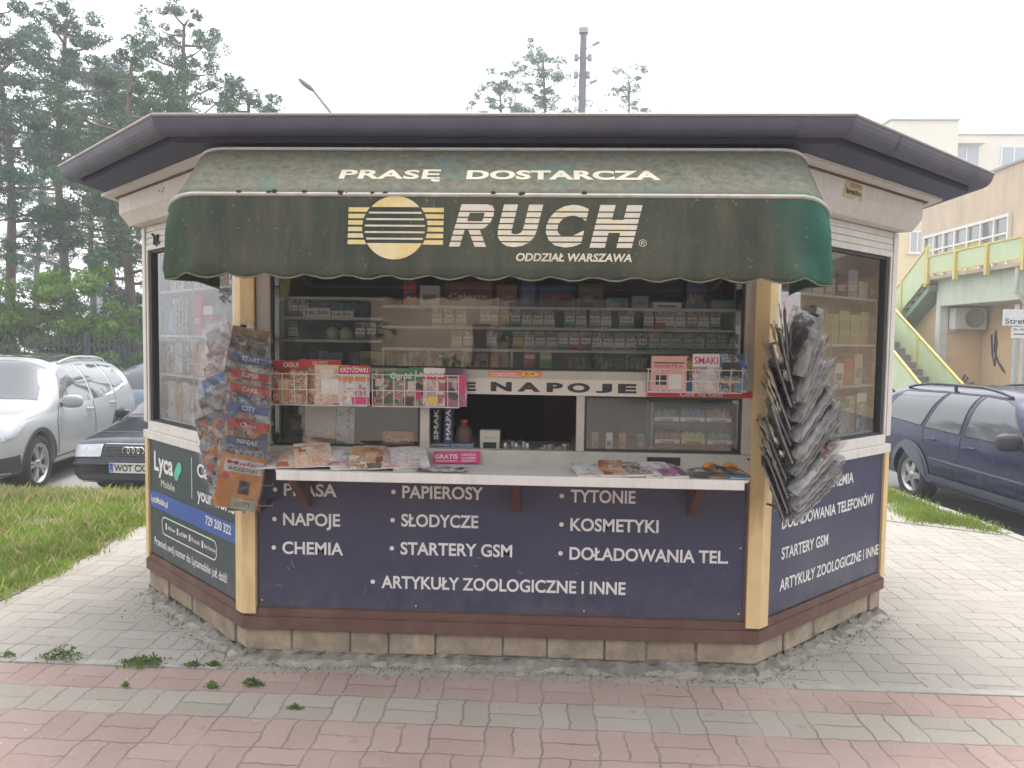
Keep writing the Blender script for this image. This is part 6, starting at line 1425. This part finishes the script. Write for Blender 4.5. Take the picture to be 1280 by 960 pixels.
mb.tube([(0, 0, 0), (0, 0, 5.9), (-.08, 0, 6.5), (-.35, 0, 7.0), (-.80, 0, 7.55)], [.07, .05, .045, .04, .035], 10); mb.build('pole', mat('lamp_pole_grey', (.28, .28, .29), .5, .3), lp_)
mb = MB(); M = Matrix.Translation((-.95, 0, 7.68)) @ Matrix.Rotation(radians(38), 4, 'Y')
mb.grid(lambda u, v: M @ Vector((.26 * (2 * v - 1), .11 * sin(pi * min(1, v + .08)) ** .5 * cos(2 * pi * u), .07 * sin(pi * min(1, v + .08)) ** .5 * sin(2 * pi * u))), 14, 10); mb.build('lamp_head', mat('lamp_head_grey', (.20, .20, .21), .5), lp_)
up_ = thing('utility_pole', 'tall concrete utility pole with insulators behind the kiosk', 'utility pole', (1.17, 21.9, -.2)); mb = MB()
mb.tube([(0, 0, 0), (.05, 0, 11.85)], [.20, .11], 12); mb.build('pole', mat('pole_concrete', (.15, .15, .16), .8, 0, .15, 4), up_); mb = MB(); mb.tube([(.05, 0, 11.72), (.05, 0, 11.88)], .17, 12); mb.build('cap', M_grayb, up_)
for z, x in ((10.95, -.17), (10.95, .26), (10.4, -.18), (10.4, .22)): mb = MB(); mb.tube([(.05, 0, z), (x, 0, z)], .03, 6); mb.lathe([(0, -.10), (.07, -.10), (.09, -.02), (.06, .03), (.09, .06), (.05, .14), (0, .14)], 12, 0, Matrix.Translation((x, 0, z))); mb.build('insulator', M_grayb, up_)
for z, x in ((11.35, .44), (10.15, .38)): mb = MB(); mb.tube([(.05, -.0, z - .15), (x, -.1, z)], .02, 6); mb.tube([(x - .1, -.1, z - .03), (x + .12, -.12, z + .06)], .055, 8); mb.build('clamp', M_grayb, up_)
mb = MB(); mb.tube([(1.60 + 14 * k / 20, 21.8 - 14 * k / 20, 11.2 + .9 * k / 20 - 1.2 * (k / 20) * (1 - k / 20)) for k in range(21)], .010, 5); tag(mb.build('overhead_wire', M_grayb), 'thin overhead wire running right from the utility pole', 'wire')
sp_ = thing('parking_sign', 'white parking zone sign on a grey post at the right edge', 'sign', (6.93, 7.70, -.2)); mb = MB(); mb.tube([(0, 0, 0), (0, 0, 2.4)], .032, 10); mb.build('post', mat('galvanised_post', (.42, .42, .42), .5, .3), sp_)
ds = Matrix.Rotation(radians(-8), 4, 'Z')
mb = MB(); FS = lambda a, t, z: ds @ Vector((a, -t - .04, z)); mb.fbox(FS, -.20, .45, -.006, .002, 2.10, 2.33); mb.build('sign_plate', mat('sign_white', (.66, .66, .65), .4), sp_); mb = MB(); add_text(mb, FS, 'Strefa', -.17, 2.125, .075, .32, .004, 0, .01); mb.fbox(FS, .10, .35, .002, .004, 2.25, 2.30); mb.build('lettering', M_blackp, sp_)
mb = MB(); mb.fbox(FS, -.08, .36, -.006, .002, 1.92, 2.08); mb.build('sign_plate', mat('sign_white', (.66, .66, .65), .4), sp_); mb = MB(); add_text(mb, FS, 'Pn-Pt', -.05, 2.025, .035, .14, .004, 0, .01); mb.fbox(FS, -.05, .2, .002, .004, 1.97, 1.985); mb.build('lettering', M_blackp, sp_)

# ------------------------------------------------------------------ low commercial building with terrace and stairs
M_peach = mat('peach_render', (.78, .56, .33), .85, 0, .08, 1.5, (.45, .36, .27), .3); M_conc2 = mat('streaked_concrete', (.52, .42, .31), .85, 0, .15, 1.2, (.30, .25, .20), .55, streak=True)
M_mint = mat('mint_panel', (.50, .60, .36), .6, 0, .10, 2.5, (.50, .42, .26), .3, streak=True); M_mintd = mat('mint_concrete', (.52, .58, .46), .8, 0, .1, 2, (.34, .30, .24), .35, streak=True); M_ypost = mat('yellow_steel', (.62, .50, .14), .5, 0, .15, 6, (.36, .22, .1), .4)
M_wfr = mat('white_frame', (.62, .62, .60), .5); M_pane = cglass('building_pane', (.10, .12, .13)); M_stair = mat('stair_concrete', (.22, .20, .18), .9, 0, .2, 4); M_green = mat('green_render', (.20, .30, .19), .8, 0, .15, 2)
bl = thing('shop_building', 'low peach and concrete building with a mint railed terrace and stairs at the right', 'building', (0, 0, 0))
def part(name, m, parent, *boxes, bev=0):
    mb = MB()
    for b in boxes: mb.box(*b)
    return mb.build(name, m, parent, bev)
part('lower_wall', M_peach, bl, (11.5, 24, 6, 16.9, -.2, 3.29), (10.62, 24, 16.92, 22.5, -.2, 3.29)); part('upper_wall', M_conc2, bl, (12.5, 24, 4, 22.6, 3.3, 6.42)); part('parapet_cap', M_grayb, bl, (12.44, 24.1, 3.9, 22.66, 6.4205, 6.48))
part('terrace_slab', M_mintd, bl, (10.35, 12.49, 5, 16.85, 2.62, 3.30)); part('slab_edge', M_conc2, bl, (10.12, 12.49, 4.9, 17.0, 3.301, 3.38)); part('pillar', M_wfr, bl, (10.40, 10.61, 16.88, 17.1, -.2, 3.29))
wfp = part('window_frame', M_wfr, bl, (12.40, 12.497, 17.6, 22.2, 5.06, 5.14), (12.40, 12.497, 17.6, 22.2, 4.60, 4.65), (12.40, 12.497, 17.6, 22.2, 3.45, 3.53), *[(12.395, 12.497, y - .03, y + .03, 3.45, 5.14) for y in (17.6, 18.25, 18.9, 19.6, 20.3, 20.95, 21.55, 22.2)])
for k, (y0, y1) in enumerate(((17.65, 18.2), (18.3, 18.85), (18.95, 19.55), (19.65, 20.25), (20.35, 20.9), (21.0, 21.5), (21.6, 22.15))):
    part('pane', M_pane, wfp, (12.46, 12.49, y0, y1, 4.65, 5.06)); part('panel', mat('ochre_panel', (.42, .38, .16), .6), wfp, (12.46, 12.49, y0, y1, 3.53, 4.62)) if k in (2, 3) else part('pane', M_pane, wfp, (12.46, 12.49, y0, y1, 3.53, 4.62))
rl = part('railing', M_ypost, bl, (10.06, 10.115, 5, 17.0, 3.88, 3.92), (10.06, 10.115, 5, 17.0, 3.44, 3.47))
for k in range(9):
    y = 16.95 - k * 1.35; part('railing_post', M_ypost, rl, (10.03, 10.115, y - .05, y + .05, 3.2, 3.88)); part('railing_panel', M_mint, rl, (10.08, 10.10, y - 1.28, y - .07, 3.475, 3.875))
def slope(mb, x0, x1, y0, z0, y1, z1, th): mb.hexa([(x0, y0, z0 - th), (x1, y0, z0 - th), (x1, y1, z1 - th), (x0, y1, z1 - th), (x0, y0, z0), (x1, y0, z0), (x1, y1, z1), (x0, y1, z1)])
def flight(x0, x1, y0, z0, y1, z1, n, sides):
    mb = MB(); dy = (y1 - y0) / n; dz = (z1 - z0) / n
    for k in range(n): ya, yb_ = sorted((y0 + k * dy, y0 + (k + 1) * dy)); mb.box(x0 + .06, x1 - .06, ya, yb_ + .02, z0 + (k + 1) * dz - .17 if dz > 0 else z0 + k * dz - .17, z0 + (k + 1) * dz if dz > 0 else z0 + k * dz)
    st = mb.build('stairs', M_stair, bl); mb = MB(); slope(mb, x0 + .07, x1 - .07, y0, z0 - .18, y1, z1 - .18, .16); mb.build('stair_slab', M_green, st)
    for xx in sides:
        mb = MB(); slope(mb, xx - .02, xx + .02, y0, z0 + .78, y1, z1 + .78, .80); mb.build('stair_panel', M_mint, st); mb = MB(); mb.tube([(xx, y0, z0 + .84), (xx, y1, z1 + .84)], .035, 8)
        for f in (0.02, .5, .98): y = y0 + (y1 - y0) * f; z = z0 + (z1 - z0) * f; mb.box(xx - .045, xx + .045, y - .045, y + .045, z - .2, z + .84)
        mb.build('handrail', M_ypost, st)
flight(10.1, 11.2, 19.9, 1.75, 17.05, 3.36, 9, (10.12,))
flight(8.75, 9.75, 14.2, -.2, 18.9, 2.2, 14, (8.77, 9.73))
part('landing', M_mintd, bl, (8.7, 11.3, 18.95, 21.0, 1.55, 1.73)); part('stair_wall', M_green, bl, (11.3, 11.4, 17.1, 22, -.2, 3.29))
ac = thing('air_conditioner', 'white air conditioner unit on the peach wall under the terrace', 'air conditioner', (11.02, 16.88, 2.02)); mb = MB(); mb.box(-.40, .40, -.32, -.03, 0, .55); mb.build('housing', mat('ac_white', (.58, .57, .54), .5, 0, .08), ac, .01); mb = MB()
mb.lathe([(0, .002), (.22, .0), (.22, .012), (.24, .012), (.24, 0)], 24, 0, Matrix.Translation((.08, -.322, .28)) @ Matrix.Rotation(radians(90), 4, 'X')); mb.build('fan_grille', M_grayb, ac); mb = MB(); mb.box(-.38, -.34, -.30, 0, -.05, -.001); mb.box(.34, .38, -.30, 0, -.05, -.001); mb.build('bracket', M_grayb, ac)
def tagline(pts, w_): 
    mb = MB(); mb.tube(pts, w_, 5); return mb.build('graffiti', M_blackp, bl)
tagline([(11.485, 16.45 - .5 * a, z) for a, z in ((0, 1.9), (.15, 1.4), (.4, 1.1), (.5, 1.7), (.35, 2.0), (.3, 1.5), (.7, 1.2), (1.1, 1.0), (.9, 1.15), (1.3, .95))], .022)
tagline([(11.0 + a * .5, 16.90, z) for a, z in ((-.4, .55), (-.1, .8), (-.3, .7), (.0, .5), (.2, .85), (.4, .75), (.1, .6), (.5, .6), (.7, .65))], .02)
dp = MB(); dp.tube([(10.2, 13.3, 3.3), (10.2, 13.3, 2.75), (10.45, 13.4, 2.55), (10.45, 13.4, -.2)], .05, 8); dp.build('downpipe', M_wfr, bl)
# ------------------------------------------------------------------ apartment block far behind
M_cream2 = mat('cream_block_render', (.60, .56, .46), .85, 0, .06, .6); M_ochre = mat('ochre_block_render', (.58, .46, .26), .85, 0, .06, .6)
ap = thing('apartment_block', 'tall cream apartment block rising behind the low building', 'building', (0, 0, 0))
part('wall', M_cream2, ap, (19.6, 23.4, 42, 54, 8.5, 14.4), (23.4, 46, 43.2, 54, -.2, 13.9)); part('lower_wall', M_ochre, ap, (19.6, 23.4, 42, 54, -.2, 8.49)); part('roof_edge', M_grayb, ap, (19.5, 23.45, 41.9, 54.1, 14.401, 14.5), (23.45, 46.1, 43.1, 54.1, 13.901, 13.98))
part('roof_vent', M_grayb, ap, (21.4, 22.3, 45, 46, 14.5, 14.9))
def win(x, z, w_, h_, y):
    f = part('window', M_wfr, ap, (x - w_ / 2, x - w_ / 2 + .07, y - .06, y - .003, z, z + h_), (x + w_ / 2 - .07, x + w_ / 2, y - .06, y - .003, z, z + h_), (x - .035, x + .035, y - .06, y - .003, z + .07, z + h_ - .07), (x - w_ / 2 + .07, x + w_ / 2 - .07, y - .06, y - .003, z, z + .07), (x - w_ / 2 + .07, x + w_ / 2 - .07, y - .06, y - .003, z + h_ - .07, z + h_), (x - w_ / 2 - .1, x + w_ / 2 + .1, y - .15, y - .003, z - .08, z - .002))
    part('pane', cglass('flat_pane', (.22, .24, .27)), f, (x - w_ / 2 + .07, x + w_ / 2 - .07, y - .03, y - .012, z + .07, z + h_ - .07))
for z in (1.2, 4.2, 6.9): win(21.35, z, .9, 1.25, 42)
for z in (3.0, 5.9, 8.9, 11.9):
    for x in (24.5, 27.2, 30.4, 33.0, 36): win(x, z, 1.5, 1.35, 43.2)
part('balcony', M_cream2, ap, (23.5, 25.3, 42.6, 43.197, 13.3, 13.45))
# ------------------------------------------------------------------ across the street, behind the camera (seen mirrored in the panes)
ob_ = thing('facade_building', 'beige building across the street', 'building', (-3.2, -21, 0)); part('wall', mat('beige_facade', (.74, .57, .40), .85, 0, .1, 1), ob_, (-2.3, 1.85, -6, 0, 0, 7)); part('roof', M_bitumen, ob_, (-2.4, 1.95, -6.1, .1, 7.001, 7.3))
part('door', M_brownst, ob_, (1.0, 1.6, .001, .05, 0, 2.1))
fb_ = thing('facade_building', 'added grey brown block out of view, hiding sky gaps in the reflections', 'building', (0, -34, 0)); part('wall', mat('reflection_block', (.10, .092, .08), .85, 0, .25, .5), fb_, (-45, 45, -8, 0, 0, 12)); part('roof', M_bitumen, fb_, (-45.2, 45.2, -8.2, .2, 12.001, 12.3))  # block added out of view to even out the pane reflections
for k in range(14):
    for z in (1.2, 4.2, 7.2): part('window', M_pane, fb_, (-40 + k * 6, -38.4 + k * 6, .001, .04, z, z + 1.4))
for i, (x, y, lb) in enumerate(((4.5, -17, 'dense tree added out of view to the right'), (9, -19, 'second dense tree added out of view'), (-9.5, -18, 'dense tree added out of view to the left'), (14, -16, 'third dense tree added out of view'), (-13.5, -15, 'second dense tree added out of view to the left'), (1.5, -20, 'dense tree added out of view beside the beige building'), (-7, -22, 'dense tree added out of view left of the beige building'))):  # dense trees added out of view to block sky in the panes
    r_ = random.Random(50 + i); tree('added_tree', lb, (x, y, 0), 7, .2, [(r_.uniform(-2.2, 2.2), r_.uniform(-1.5, 1.5), r_.uniform(.9, 7), r_.uniform(1.0, 1.5)) for _ in range(26)], L_pine, B_dark, .16, 14, (0, 0), .8, 'unseen trees added for the reflections')
# ------------------------------------------------------------------ more pines along the car park, seen mirrored in the left side window
src = [o for o in COL.objects if o.name.startswith('pine_tree') and o.parent is None]
for i, (x, y, lb) in enumerate(((-15, 3, 'pine across the lawn beyond the left edge'), (-17, 8, 'pine beyond the left edge near the fence'), (-21, 5, 'pine far beyond the left edge'), (-16, -2, 'pine beyond the left edge nearest the street'))):
    c = copy_tree(src[(0, 1, 3, 4)[i]]); c.location = (x, y, -.2); c.rotation_euler.z = 1.3 * i; c['label'] = lb; c['group'] = 'pines beyond the left edge'
# ------------------------------------------------------------------ haze volume added to stand in for lens glare
HZ = .0036
if HZ:
    mb = MB(); mb.box(-75, 75, -60, 95, -1.3, 16.5); hz = mb.build('glare_haze', None); struct(hz, 'stuff'); m = bpy.data.materials.new('glare_haze'); m.use_nodes = True; t = m.node_tree; t.nodes.clear()
    o = t.nodes.new('ShaderNodeOutputMaterial'); v = t.nodes.new('ShaderNodeVolumePrincipled'); v.inputs['Density'].default_value = HZ; v.inputs['Color'].default_value = (.93, .96, 1, 1); t.links.new(v.outputs[0], o.inputs['Volume'])
    hz.data.materials.clear(); hz.data.materials.append(m)
    S.cycles.volume_bounces = 1; S.cycles.volume_max_steps = 64
